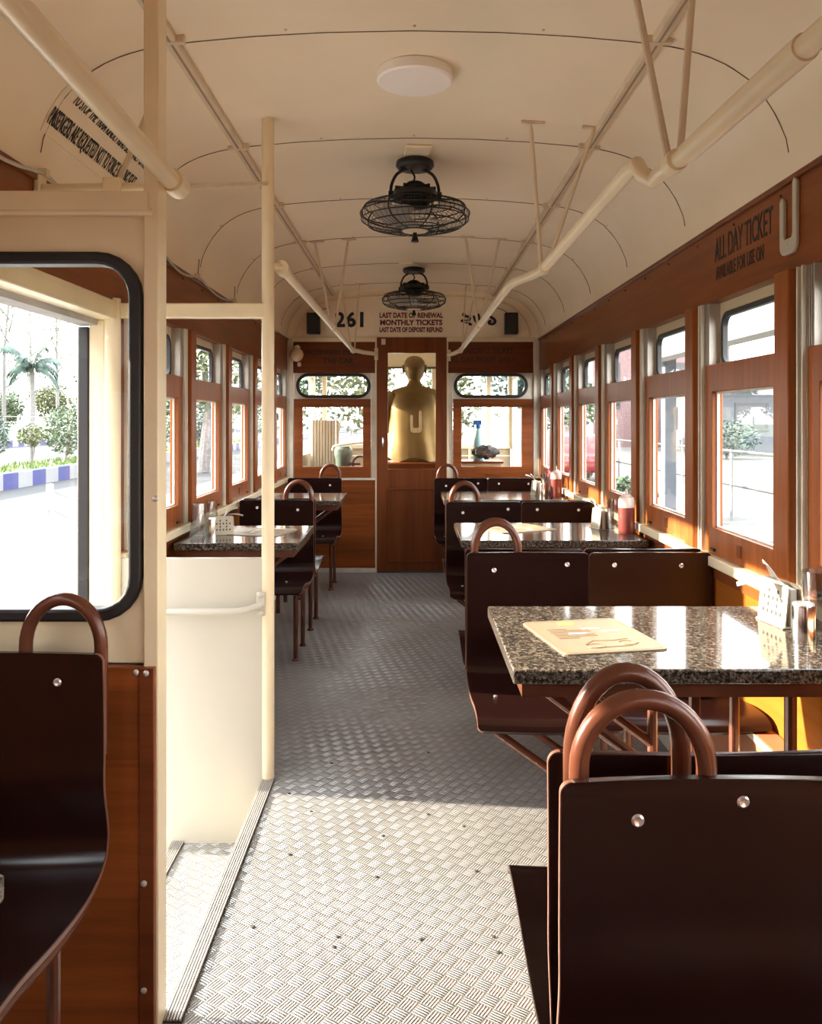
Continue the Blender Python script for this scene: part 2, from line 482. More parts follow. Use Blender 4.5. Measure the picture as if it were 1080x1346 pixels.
# ------------------------------------------------------------------ side walls
PK = [2.28 + .785 * k for k in range(-5, 7)]      # post positions
def PKk(k): return 2.28 + .785 * k
def side_wall(s, name, ranges, posts):
    W = WP(s); f = FX(s, W); w = struct(name)
    B = lambda m, u0, u1, v0, v1, d0, d1: m.box(*sorted((s * (W + d0), s * (W + d1))), u0, u1, v0, v1)
    m = MB(); B(m, YB, YE, 1.69, 1.95, 0, .06); m.build('header_panel', M['wh'], w)
    m = MB(); B(m, YB, YE, 1.935, 1.952, -.012, .01); m.build('cornice', M['wp'], w, bevel=.003)
    m = MB()
    for i in range(30): m.lathe([(.005, 0), (.005, .003), (.002, .005)], (0, 0, 0), 8, Matrix.Translation((s * W, YB + .2 + i * .35, 1.915)) @ Matrix.Rotation(-s * PI / 2, 4, 'Y'))
    m.each('screw', M['groove'], w)
    for a, b in ranges:
        m = MB(); B(m, a, b, 0, .765, 0, .05); m.build('lower_panel', M['wl'], w)
        m = MB(); B(m, a, b, .765, .80, -.028, .06); m.build('sill', M['cream'], w, bevel=.004)
        m = MB(); B(m, a, b, .72, .765, -.006, 0); m.build('sill_batten', M['wy'], w, bevel=.002)
        m = MB(); B(m, a, b, .10, .366, -.071, 0); m.build('ledge', M['box'], w, bevel=.006)
        m = MB(); B(m, a, b, 0, .10, -.074, 0); m.build('skirting', M['white'], w, bevel=.003)
        m = MB(); B(m, a, b, .345, .366, -.074, -.069); m.build('ledge_edge', M['cream'], w, bevel=.002)
    for k in posts:
        p = PKk(k)
        if p < YE - .1:
            m = MB(); B(m, p + .03, p + .12, .80, 1.69, -.022, .06); m.build('post', M['wz'], w, bevel=.004)
        m = MB(); B(m, p - .035, p + .028, .80, 1.69, .0, .06); B(m, p - .035, p - .027, .80, 1.69, -.012, 0); B(m, p - .006, p + .002, .80, 1.69, -.012, 0)
        m.build('channel', M['white'], w, bevel=.0015)
        m = MB(); B(m, p - .026, p - .007, .80, 1.69, .0, -.001); m.build('channel_slot', M['channel'], w)
    return w

def bay(s, k, n):
    """one saloon window between post k and post k+1"""
    W = WP(s); f = FX(s, W)
    B = lambda m, u0, u1, v0, v1, d0, d1: m.box(*sorted((s * (W + d0), s * (W + d1))), u0, u1, v0, v1)
    a = PKk(k) + .122; b = PKk(k + 1) - .037
    w = struct('window_%d' % n, (s * (W + .05), (a + b) / 2, .80))
    m = MB(); frame(m, (a, .80, b, 1.47), (a + .06, .892, b - .062, 1.372), f, .003, .042, ri=.004)
    sash = m.build('sash', M['wz'], w, bevel=.003)
    m = MB(); frame(m, (a + .060, .892, b - .062, 1.372), (a + .066, .898, b - .068, 1.366), f, .02, .03); m.build('bead', M['white'], sash)
    m = MB(); B(m, a + .062, b - .064, .894, 1.37, .023, .027); m.build('pane', M['pane'], sash)
    m = MB(); c = (a + b) / 2; B(m, c - .018, c + .018, .825, .865, .0, .004); m.build('finger_pull', M['wp'], sash)
    m = MB(); B(m, b - .10, b - .06, .812, .822, -.006, .004); m.build('latch', M['blackm'], sash, bevel=.002)
    m = MB(); frame(m, (a - .02, 1.40, b + .02, 1.69), (a + .06, 1.462, b - .06, 1.648), f, .045, .053, ri=.05)
    m.build('upper_frame', M['cream'], w)
    m = MB(); frame(m, (a + .055, 1.457, b - .055, 1.653), (a + .073, 1.475, b - .073, 1.635), f, .036, .058, ro=.053, ri=.036)
    g = m.build('gasket', M['black'], w, bevel=.003)
    m = MB(); m.prism(rrect(a + .068, 1.47, b - .068, 1.64, .038), f, .045, .049); m.build('upper_pane', M['pane'], g)
    m = MB()
    for j in range(3): B(m, b - .006 - j * .013, b - .0 - j * .013, 1.47, 1.69, .004, .045)
    B(m, b, b + .01, .80, 1.69, .0, .05); B(m, a - .006, a + .004, 1.47, 1.69, .004, .045)
    m.build('jamb', M['channel'], w, bevel=.001)
    m = MB(); B(m, a - .02, a + .015, .80, 1.45, .043, .05); B(m, b - .015, b + .02, .80, 1.45, .043, .05); m.build('outer_jamb', M['cream'], w)

wall_right = side_wall(1, 'wall_right', [(YB, YE)], range(-7, 7))
wall_left = side_wall(-1, 'wall_left', [(YB, P1), (P2, YE)], [1, 2, 3, 4, 5, 6, -1, -2, -3, -4, -5, -6, -7])
nwin = 0
for k in (5, 4, 3, 2, 1, 0, -1, -2, -3, -4, -5, -6):
    nwin += 1; bay(1, k, nwin)
for k in (5, 4, 3, 2, 1, -2, -3, -4, -5, -6):
    nwin += 1; bay(-1, k, nwin)
# solid stretches where no window can be seen
m = MB(); m.box(-WL - .06, -WL, PKk(-1) + .03, P1 + .02, .80, 1.69); m.build('solid_panel', M['wh'], wall_left)
m = MB(); m.box(-WL - .06, -WL, P2 - .02, PKk(1) - .035, .80, 1.69); m.build('corner_panel', M['wp'], wall_left)
m = MB(); m.box(-1.12, 1.13, YB - .05, YB, 0, 2.42); tag(m.build('wall_front', M['wp']), kind='structure')

# doorway of the vestibule in the left wall
d = struct('door_1', (-WL, P1, -.42))
m = MB(); m.box(-WL - .06, -WL + .01, P1, P2, 1.625, 1.69); m.build('header_beam', M['cream'], d, bevel=.004)
m = MB(); m.box(-WL - .13, -WL - .06, P1, P2, 1.605, 1.70); m.build('outer_header', M['stone'], d)
m = MB(); m.box(-1.135, -1.08, P2 - .03, P2 + .02, -.46, 1.625); m.build('jamb', M['cream'], d, bevel=.004)
m = MB(); m.box(-1.175, -1.133, P2 - .035, P2 + .02, -.44, 1.60); m.build('rubber_seal', M['black'], d, bevel=.006)

# ------------------------------------------------------------------ near partition with the big rubber-edged window
w = struct('wall_partition', (0, P1, 0))
XP = -.527
ox = (-1.045, .845 - .02, XP - .03 + .003, 1.745)
m = MB(); frame(m, (-1.045, .765, XP - .028, 1.745), (-1.005, .868, -.585, 1.606), FY, P1 - .012, P1 + .012, ri=.075)
panel = m.build('panel', M['cream'], w)
m = MB(); frame(m, (-1.012, .852, -.563, 1.624), (-.986, .878, -.592, 1.598), FY, P1 - .026, P1 + .022, ro=.094, ri=.068)
g = m.build('gasket', M['black'], w, bevel=.006)
m = MB(); m.prism(rrect(-.992, .872, -.586, 1.604, .07), FY, P1 - .003, P1 + .003); m.build('pane', M['pane'], g)
m = MB(); m.box(XP - .031, XP, P1 - .03, P1 + .03, 0, ceil_z(.55) + .01); m.build('post', M['cream'], w, bevel=.003)
m = MB(); m.box(-1.045, XP - .02, P1 - .035, P1 + .02, 1.70, 1.748); m.build('top_rail', M['cream'], w, bevel=.004)
m = MB(); m.tube([(-1.045, P1 - .03, 1.703), (XP - .012, P1 - .03, 1.703)], .008, 8); m.build('bead', M['cream'], w)
m = MB(); m.box(-1.045, XP - .005, P1 - .038, P1 - .014, 0, .762); m.build('wood_panel', M['wx'], w, bevel=.002)
m = MB(); m.box(XP - .036, XP - .005, P1 - .044, P1 - .038, 0, .762); m.build('edge_batten', M['wxd'], w, bevel=.002)
m = MB()
for x, z in ((-.548, .752), (-.570, .752), (-.552, .32), (-.552, .10), (XP - .006, 1.11)):
    m.lathe([(.0065, 0), (.0065, .002), (.003, .004)], (0, 0, 0), 10, Matrix.Translation((x, P1 - (.044 if z < .76 and x > -.56 else .038 if z < .77 else .03), z)) @ Matrix.Rotation(PI / 2, 4, 'X'))
m.each('screw', M['screw'], w)
m = MB(); m.box(-1.045, XP - .031, P1 + .012, P1 + .02, -.46, .765); m.build('back_panel', M['ivory'], w)

# ------------------------------------------------------------------ far partition with pole, ivory panel and rail
w = struct('wall_vestibule', (0, P2, 0))
PX = -.512
m = MB(); m.tube([(PX, P2, 0), (PX, P2, ceil_z(PX))], .0225, 16); m.build('pole', M['cream'], w)
m = MB(); m.box(-1.045, PX, P2 - .012, P2 + .012, -.46, .785); m.build('panel', M['ivory'], w, bevel=.003)
m = MB(); m.box(PX, PX + .018, P2 - .014, P2 + .014, 0, .785); m.build('panel_edge', M['wz'], w, bevel=.003)
m = MB(); m.box(-1.045, PX, P2 - .02, P2 + .02, 1.633, 1.685); m.build('cross_beam', M['cream'], w, bevel=.004)
m = MB(); m.tube([(-1.055, P2 - .02, -.46), (-1.055, P2 - .02, 1.70)], .028, 16); m.build('corner_pillar', M['cream'], w)
m = MB(); m.tube(smoothpts([(-1.02, P2 - .05, .605), (-.70, P2 - .05, .605), (-.60, P2 - .048, .607), (-.55, P2 - .035, .618), (-.525, P2 - .018, .628)], 5), .0115, 10)
gr = m.build('grab_rail', M['ivory'], w)
m = MB(); m.box(-.548, -.518, P2 - .030, P2 - .012, .585, .668); m.build('bracket', M['ivory'], gr, bevel=.004)
m = MB()
for z in (.595, .66): m.lathe([(.012, 0), (.012, .004), (.007, .010), (.004, .012)], (0, 0, 0), 12, Matrix.Translation((-.533, P2 - .030, z)) @ Matrix.Rotation(PI / 2, 4, 'X'))
m.each('bolt', M['ivory'], gr)

# ------------------------------------------------------------------ end wall
we = struct('wall_back', (0, YE, 0))
def PXZ(px, py, y=YE): return ((px - 542) / 1100 * y, H - (py - 552) / 1100 * y)
m = MB(); m.prism(FULL + [], FY, YE, YE + .03); m.build('arch_panel', M['ceil'], we)
m = MB(); m.prism(FULL, FY, YE, YE + .02)
m = MB(); m.box(-1.045, -.30, YE - .012, YE, 1.925, 1.965); m.box(.285, 1.057, YE - .012, YE, 1.925, 1.965); m.build('picture_rail', M['cream'], we, bevel=.004)
m = MB(); m.tube([(x * .93, YE - .006, 1.95 + (z - 1.95) * .88) for x, z in FULL], .008, 6); m.build('arch_moulding', M['cream'], we)
m = MB(); m.box(-1.045, -.995, YE - .03, YE + .02, 0, 1.95); m.build('corner_post', M['white'], we, bevel=.004)
m = MB(); m.box(1.008, 1.057, YE - .03, YE + .02, 0, 1.95); m.build('corner_post', M['white'], we, bevel=.004)
m = MB(); m.box(-.345, -.298, YE - .008, YE + .02, .785, 1.665); m.build('door_post', M['white'], we, bevel=.003)
m = MB(); m.box(.290, .335, YE - .008, YE + .02, .785, 1.665); m.build('door_post', M['white'], we, bevel=.003)
m = MB(); m.box(-.312, -.298, YE - .016, YE + .02, 0, 1.95); m.build('door_jamb', M['cream'], we, bevel=.002)
m = MB(); m.box(.284, .298, YE - .016, YE + .02, 0, 1.95); m.build('door_jamb', M['cream'], we, bevel=.002)
hl = MB().box(-.995, -.312, YE - .01, YE + .02, 1.665, 1.925).build('header_panel', M['wxd'], we)
hr = MB().box(.298, 1.01, YE - .01, YE + .02, 1.665, 1.925).build('header_panel', M['wxd'], we)
TY = lambda x, z, d: Matrix.Translation((x, YE - d, z)) @ Matrix.Rotation(PI / 2, 4, 'X')
text('PASSENGERS INSIDE', .062, M['dim'], hl, TY(-.66, 1.835, .012), .85, .0015)
text('THE CAR', .062, M['dim'], hl, TY(-.62, 1.765, .012), 1.0, .0015)
text('SEASON U. TICKET', .062, M['dim'], hr, TY(.62, 1.85, .012), .85, .001)
text('ALL DAY TICKET ONLY', .062, M['dim'], hr, TY(.58, 1.775, .012), .85, .001)
for x0, x1 in ((-.995, -.312), (.298, 1.01)):
    m = MB(); m.box(x0, x1, YE - .006, YE + .02, .03, .775); m.build('lower_panel', M['wx'], we)
    m = MB(); m.box(x0, x1, YE - .022, YE + .02, .770, .788); m.build('dado_rail', M['white'], we, bevel=.003)
    m = MB(); m.box(x0, x1, YE - .016, YE + .02, 0, .035); m.build('skirting', M['white'], we, bevel=.002)
sp = MB().box(-.32, .295, YE - .006, YE - .001, 1.962, 2.185).build('sign_panel', M['ceil'], we)
text('LAST DATE OF RENEWAL', .058, M['maroon'], sp, TY(-.012, 2.145, .008), .80, .0024)
text('MONTHLY TICKETS', .060, M['maroon'], sp, TY(-.012, 2.085, .008), .98, .0026)
text('LAST DATE OF DEPOSIT REFUND', .054, M['maroon'], sp, TY(-.012, 2.025, .008), .66, .0024)
text('261', .168, M['ink'], we, TY(-.515, 2.105, .004), 1.0, .006, space=1.08)
text('২৬১', .155, M['ink'], we, TY(.555, 2.115, .004), 1.12, .005, space=1.05)
for i, (x0, x1, ga, gb) in enumerate(((-.99, -.348, -.972, -.35), (.338, 1.008, .345, .965))):
    nwin += 1
    w = struct('window_%d' % nwin, ((x0 + x1) / 2, YE, .80))
    a = -.917 if i == 0 else .408; b = -.414 if i == 0 else .911
    m = MB(); frame(m, (x0, .79, x1, 1.448), (a, .884, b, 1.38), FY, YE - .022, YE + .012, ri=.004); sash = m.build('sash', M['wx'], w, bevel=.003)
    m = MB(); m.box(a, b, YE - .006, YE - .002, .884, 1.38); m.build('pane', M['pane'], sash)
    m = MB(); m.box((a + b) / 2 - .05, (a + b) / 2 + .05, YE - .028, YE - .021, .81, .822); m.build('finger_pull', M['wp'], sash, bevel=.002)
    m = MB(); frame(m, (x0, 1.44, x1, 1.668), (ga + .02, 1.476, gb - .02, 1.645), FY, YE - .002, YE + .01, ri=.07); m.build('upper_frame', M['white'], w)
    m = MB(); frame(m, (ga, 1.456, gb, 1.663), (ga + .026, 1.482, gb - .026, 1.637), FY, YE - .014, YE + .014, ro=.10, ri=.075); g = m.build('gasket', M['black'], w, bevel=.004)
    m = MB(); m.prism(rrect(ga + .02, 1.476, gb - .02, 1.643, .078), FY, YE - .003, YE + .001); m.build('upper_pane', M['pane'], g)
# door in the end wall
d = struct('door_2', (0, YE, 0))
m = MB(); frame(m, (-.297, .015, .283, 1.962), (-.206, .862, .194, 1.832), FY, YE - .02, YE + .018, ri=.004); leaf = m.build('door_leaf', M['wp'], d, bevel=.003)
m = MB(); m.box(-.206, .194, YE - .003, YE + .001, .862, 1.832); m.build('pane', M['pane'], leaf)
m = MB(); frame(m, (-.215, .08, .203, .70), (-.20, .095, .188, .685), FY, YE - .026, YE - .018); m.build('panel_moulding', M['wxd'], leaf, bevel=.002)
m = MB(); m.tube(smoothpts([(-.247, YE - .02, 1.04), (-.247, YE - .05, 1.055), (-.247, YE - .05, 1.12), (-.247, YE - .02, 1.135)], 4), .006, 8); m.build('handle', M['steel'], leaf)
m = MB(); m.box(-.297, .283, YE - .03, YE + .03, .0, .014); m.build('threshold', M['groove'], d)
m = MB(); m.box(-.26, -.225, YE - .03, YE - .02, 1.90, 1.95); m.build('hook_plate', M['cream'], d, bevel=.003)

# ------------------------------------------------------------------ driver platform beyond the end wall
YC = 8.55
w = struct('wall_cab', (0, YC, 0))
m = MB(); m.box(-1.0, 1.0, YC, YC + .04, -.1, .98); m.build('dash_panel', M['curtain'], w)
m = MB(); m.box(-1.0, 1.0, YC - .02, YC + .05, .98, 1.02); m.build('dash_rail', M['cream'], w, bevel=.004)
m = MB(); m.box(-1.05, 1.06, YC, YC + .04, 1.80, 2.40); m.build('header', M['cream'], w)
m = MB(); m.box(-1.05, 1.06, YC - .012, YC, 1.795, 1.815); m.build('header_rail', M['groove'], w)
for x in (-1.02, -.90, -.30, .22, .78, 1.0):
    m = MB(); m.box(x - .022, x + .022, YC - .01, YC + .04, .98, 1.80); m.build('mullion', M['cream'], w, bevel=.004)
m = MB()
for i in range(70): x = -1.0 + i * 2.0 / 69; m.box(x - .0012, x + .0012, YC + .018, YC + .0204, 1.02, 1.80)
for i in range(28): z = 1.03 + i * .0277; m.box(-1.0, 1.0, YC + .0204, YC + .0228, z - .0012, z + .0012)
tag(m.build('wire_mesh', M['mesh'], w, smooth=0), kind='stuff')
m = MB()
for x, a in ((-.66, .02), (-.40, .0), (.35, 0), (.58, 0)): m.box(x - .012, x + .012, YC - .008, YC, .1, .98)
m.box(-1.0, 1.0, YC - .010, YC, .90, .915)
m.build('batten', M['cream'], w, bevel=.002)
for x0, x1 in ((-.86, -.68), (-.38, -.32), (.26, .34)): MB().box(x0, x1, YC - .006, YC, .1, .90).build('brown_panel', M['wx'], w)
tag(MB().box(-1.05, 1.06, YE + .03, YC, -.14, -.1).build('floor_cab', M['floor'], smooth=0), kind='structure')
w = struct('wall_cab_left', (-1.05, 7.8, 0))
m = MB(); m.box(-1.05, -1.0, YE + .03, YC, -.1, .95); m.build('side_panel', M['curtain'], w)
m = MB(); m.box(-1.05, -1.0, YE + .03, YC, 1.70, 2.02); m.build('side_header', M['cream'], w)
for y in (7.12, 8.5):
    m = MB(); m.box(-1.05, -1.0, y - .04, y + .04, .95, 1.70); m.build('side_post', M['cream'], w, bevel=.004)
w = struct('wall_cab_right', (1.05, 7.8, 0))
m = MB(); m.box(1.01, 1.06, YE + .03, YC, 1.70, 2.02); m.build('side_header', M['cream'], w)
for y in (7.12, 8.5):
    m = MB(); m.box(1.01, 1.06, y - .04, y + .04, -.1, 1.70); m.build('side_post', M['white'], w, bevel=.004)
# tall fluted cream screen at the left of the platform
m = MB()
for i in range(9): m.lathe([(.02, -.1), (.02, 1.27)], (-.945 + .028 * i, 7.95, 0), 8)
m.box(-.965, -.70, 7.95, 7.97, -.1, 1.27)
tag(m.build('fluted_screen', M['curtain'], base=True), 'cream fluted screen standing inside the driver platform behind the left end window', 'screen')
# controller stand (left) with curved cream rail
t = empty('controller_stand', (-.64, 7.75, -.1), 'dull green controller stand seen low through the left end window', 'control stand')
m = MB(); m.lathe([(.10, -.1), (.10, .0), (.07, .05), (.07, .90), (.085, .95), (.085, 1.0), (.06, 1.03)], (-.64, 7.75, 0), 20); m.build('body', M['green'], t)
m = MB(); m.tube(smoothpts([(-.74, 7.75, .99), (-.72, 7.75, 1.03), (-.6, 7.75, 1.05), (-.42, 7.75, 1.07), (-.36, 7.75, 1.09)], 5), .011, 8); m.build('handle', M['cream'], t)
m = MB(); m.tube([(-.48 + .07 * math.cos(a), 7.70, .87 + .07 * math.sin(a)) for a in (2 * PI * i / 24 for i in range(24))], .012, 8, True); m.tube([(-.64, 7.72, .87), (-.48, 7.70, .87)], .012, 8); m.build('reflected_loop', M['tube'], t)  # solid ring standing in for a seat loop's reflection in the window
# cabinet, spray bottle and bag at the right
t = empty('cabinet', (.62, 7.6, -.1), 'tan wooden cabinet under the spray bottle on the driver platform', 'cabinet')
m = MB(); m.box(.44, .80, 7.45, 7.78, -.1, .885); m.build('body', M['curtain'], t, bevel=.005)
m = MB(); m.box(.43, .81, 7.44, 7.79, .885, .905); m.build('top', M['wxd'], t, bevel=.004)
m = MB(); m.box(.46, .78, 7.438, 7.45, 0.0, .86); m.build('door', M['wl'], t, bevel=.004)
t = empty('spray_bottle', (.60, 7.62, .905), 'pale blue spray bottle with a blue trigger head behind the right end window', 'bottle')
m = MB(); m.lathe([(.045, 0), (.052, .01), (.052, .12), (.045, .18), (.022, .26), (.017, .29)], (.60, 7.62, .905), 20); m.build('body', M['aqua'], t)
m = MB(); m.lathe([(.02, .29), (.024, .295), (.024, .325), (.018, .33)], (.60, 7.62, .905), 14); m.box(.552, .628, 7.607, 7.633, 1.228, 1.272); m.box(.555, .567, 7.612, 7.628, 1.18, 1.23); m.build('trigger_head', M['blue'], t, bevel=.006)
t = empty('tool_bag', (.66, 7.50, .905), 'crumpled dark bag lying before the spray bottle on the cabinet', 'bag')
m = MB(); rings = []
for i in range(13):
    a = i / 12; rr = math.sin(PI * min(max(a, .04), .96)) ** .6
    rings.append([(.53 + a * .25, 7.50 + rr * .045 * math.cos(b) * (1 + .25 * math.sin(5 * b + i)), .965 + rr * .06 * math.sin(b) * (1 + .25 * math.sin(3 * b + 2 * i)) + .02) for b in (2 * PI * j / 14 for j in range(14))])
m.loft(rings); m.build('body', M['bag'], t)
m = MB(); m.tube(smoothpts([(.58, 7.49, 1.01), (.60, 7.49, 1.03), (.66, 7.49, 1.035), (.70, 7.49, 1.01)], 5), .008, 8); m.build('strap', M['bag'], t)

# ------------------------------------------------------------------ statue seen from behind
SX, SY = .018, 7.50
t = empty('statue', (SX, SY, -.1), 'gilded bust of a bald man seen from behind through the end door', 'statue')
m = MB(); rings = []
def ell(z, rx, ry, cx=0, cy=0, fold=0, n=40):
    return [(SX + cx + rx * math.cos(a) * (1 + fold * math.sin(9 * a + z * 9)), SY + cy + ry * math.sin(a) * (1 + fold * math.sin(9 * a + z * 9)), z) for a in (2 * PI * j / n for j in range(n))]
for z, rx, ry, cy, fo in ((.90, .195, .13, 0, .03), (.93, .205, .14, 0, .04), (1.0, .20, .14, 0, .035), (1.12, .185, .13, 0, .03), (1.25, .185, .13, 0, .02), (1.36, .20, .135, 0, .015), (1.45, .215, .13, 0, .01),
                          (1.51, .22, .115, 0, .0), (1.545, .195, .095, 0, 0), (1.565, .13, .08, 0, 0), (1.58, .075, .07, .01, 0), (1.61, .058, .06, .015, 0), (1.635, .058, .062, .02, 0), (1.655, .068, .075, .02, 0),
                          (1.68, .083, .092, .02, 0), (1.72, .094, .105, .02, 0), (1.76, .097, .108, .02, 0), (1.80, .088, .098, .02, 0), (1.83, .066, .074, .02, 0), (1.845, .035, .04, .02, 0), (1.85, .004, .004, .02, 0)):
    rings.append(ell(z, rx, ry, 0, cy, fo))
m.loft(rings)
for s in (-1, 1):   # ears, upper arms
    m.lathe([(.004, -.04), (.018, -.03), (.024, 0), (.026, .02), (.016, .04), (.003, .045)], (SX + s * .100, SY + .02, 1.725), 12, sx=.55, sy=1)
m.tube(smoothpts([(SX - .17, SY, 1.50), (SX - .235, SY + .01, 1.40), (SX - .25, SY + .05, 1.28), (SX - .24, SY + .16, 1.20), (SX - .22, SY + .26, 1.24)], 5), [.075] * 6 + [.062] * 8 + [.05] * 7, 14)
m.tube(smoothpts([(SX + .17, SY, 1.50), (SX + .225, SY + .01, 1.38), (SX + .23, SY + .05, 1.24), (SX + .2, SY + .17, 1.14), (SX + .12, SY + .25, 1.12)], 5), [.075] * 6 + [.062] * 8 + [.05] * 7, 14)
m.build('body', M['gold'], t)
m = MB(); rings = []   # shawl: thick wrap with hanging folds
for i in range(25):
    u = i / 24; a = R(-205 + 230 * u)
    rings.append([])
for k in range(14):
    zz = .905 + .62 * k / 13
    pass
vs = []; fs = []
nu, nv = 48, 16
for off in (0, .012):
    for k in range(nv):
        z = .925 + .585 * k / (nv - 1)
        rx = .222 - .02 * math.sin(PI * (z - .9) / .62) + .018 * (1 - k / (nv - 1)); ry = .155
        if k >= nv - 3: rx -= .012 * (k - nv + 4); ry -= .012 * (k - nv + 4)
        for i in range(nu):
            a = R(150 + 185 * i / (nu - 1))
            f = 1 + (.035 * (1 - k / nv) + .004) * (math.sin(13 * a + 4 * z + 2 * math.sin(3 * a)) * max(0, math.sin(a * 1.0 - 4.0 + .0) ** 2) + .5 * math.sin(7 * a + 9 * z)) + off / .2
            vs.append((SX + rx * f * math.cos(a), SY + ry * f * math.sin(a), z - .02 * math.sin(5 * a) * (1 - k / nv)))
def gi(l, k, i): return l * nu * nv + k * nu + i
for l in (0, 1):
    for k in range(nv - 1):
        for i in range(nu - 1): fs.append((gi(l, k, i), gi(l, k, i + 1), gi(l, k + 1, i + 1), gi(l, k + 1, i)))
for i in range(nu - 1):
    for k in (0, nv - 1): fs.append((gi(0, k, i), gi(0, k, i + 1), gi(1, k, i + 1), gi(1, k, i)))
for k in range(nv - 1):
    for i in (0, nu - 1): fs.append((gi(0, k, i), gi(0, k + 1, i), gi(1, k + 1, i), gi(1, k, i)))
MB().add(vs, fs).build('shawl', M['gold'], t, smooth=60)
m = MB(); m.box(SX - .24, SX + .24, SY - .17, SY + .2, -.1, .82); m.box(SX - .26, SX + .26, SY - .19, SY + .22, .82, .90); m.build('pedestal', M['wxd'], t, bevel=.01)

# cream U-shaped ticket holder, and a brassy U on the door pane
def u_holder(loc, rotz, label, sc=1.0):
    t = empty('ticket_holder', loc, label, 'holder', 'U-shaped ticket holders')
    t.rotation_euler = (0, 0, rotz)
    def up(w0, w1, h1, h2):
        P = []
        P += [(-w1, h1)] + [(-w1 + (w1 - w0) * .5, h1 + .012), (-w0, h1)]
        P += [(-w0 + .0, .055), (-w0 + .006, .045), (w0 - .006, .045), (w0, .055)]
        P += [(w0, h2), ((w0 + w1) / 2, h2 + .012), (w1, h2)]
        P += [(w1, .03)] + [(w1 - .03 + .03 * math.cos(R(-a)), .03 + .03 * math.sin(R(-a))) for a in (20, 45, 70, 90)]
        P += [(-w1 + .03 - .03 * math.sin(R(a)), .03 - .03 * math.cos(R(a))) for a in (0, 25, 50, 75)]
        return P
    m = MB(); m.prism([(x * sc, z * sc) for x, z in up(.028, .052, .155, .195)], lambda u, v, d: (u, d, v), -.012, 0)
    m.build('clip', M['ivory'] if sc == 1.0 else M['brass'], t, bevel=.003, local=True)
    m = MB(); m.lathe([(.005, 0), (.003, .003)], (0, 0, 0), 8, Matrix.Translation((0, -.012, .022 * sc)) @ Matrix.Rotation(PI / 2, 4, 'X')); m.build('rivet', M['white'], t, local=True)
u_holder((WR, 2.335, 1.735), -PI / 2, 'cream U-shaped ticket holder on the right wall beside the ALL DAY TICKET lettering')
u_holder((.028, YE - .004, 1.165), 0, 'small brassy U shape on the glass of the end door', .92)
# lettering on the right wall header
MR = lambda y, z: Matrix(((0, 0, -1, WR - .001), (-1, 0, 0, y), (0, 1, 0, z), (0, 0, 0, 1)))
text('ALL DAY TICKET', .116, M['ink'], wall_right, MR(2.69, 1.858), .58, .0002, fit=.47)
text('AVAILABLE FOR USE ON', .064, M['ink'], wall_right, MR(2.715, 1.778), .58, .0003, fit=.395)
# lettering on the ceiling curve (left), on a lighter patch
S_L = _arc[-1]
def ceil_bend(y0, s0, lift):
    def f(c):
        p, nn = ceil_at(S_L - (s0 + c.y))
        return Vector((p.x + nn.x * (lift + c.z), y0 + c.x, p.y + nn.y * (lift + c.z)))
    return f
m = MB(); n = 10; rings = []
for i in range(n + 1):
    s = .13 + .17 * i / n
    a = ceil_bend(2.31, s, .0005); rings.append([tuple(a(Vector((0, 0, 0)))), tuple(a(Vector((.74, 0, 0)))), tuple(a(Vector((.74, 0, .0015)))), tuple(a(Vector((0, 0, .0015))))])
patch = m.loft(rings).build('sign_patch', M['patch'], ceiling)
text('TO STOP THE TRAM KINDLY RING BELL ONLY ONCE', .050, M['ink'], ceiling, None, .50, .0002, bend=ceil_bend(2.70, .266, .0035), fit=.64)
text('PASSENGERS ARE REQUESTED NOT TO FORCE SERVING SEAT', .074, M['ink'], ceiling, None, .395, .0006, bend=ceil_bend(2.665, .182, .0035), fit=.69)

# ------------------------------------------------------------------ ceiling things
t = empty('ceiling_light', (.007, 2.61, 2.362), 'round white surface lamp on the cream ceiling', 'ceiling light')
m = MB(); m.lathe([(.112, .0), (.117, -.004), (.118, -.032), (.112, -.037), (.108, -.037)], (.007, 2.61, 2.362), 48); m.build('rim', M['lampw'], t)
m = MB(); m.lathe([(.108, -.03), (.107, -.0365), (.06, -.038), (.001, -.038)], (.007, 2.61, 2.362), 48); m.build('diffuser', M['lampw'], t)

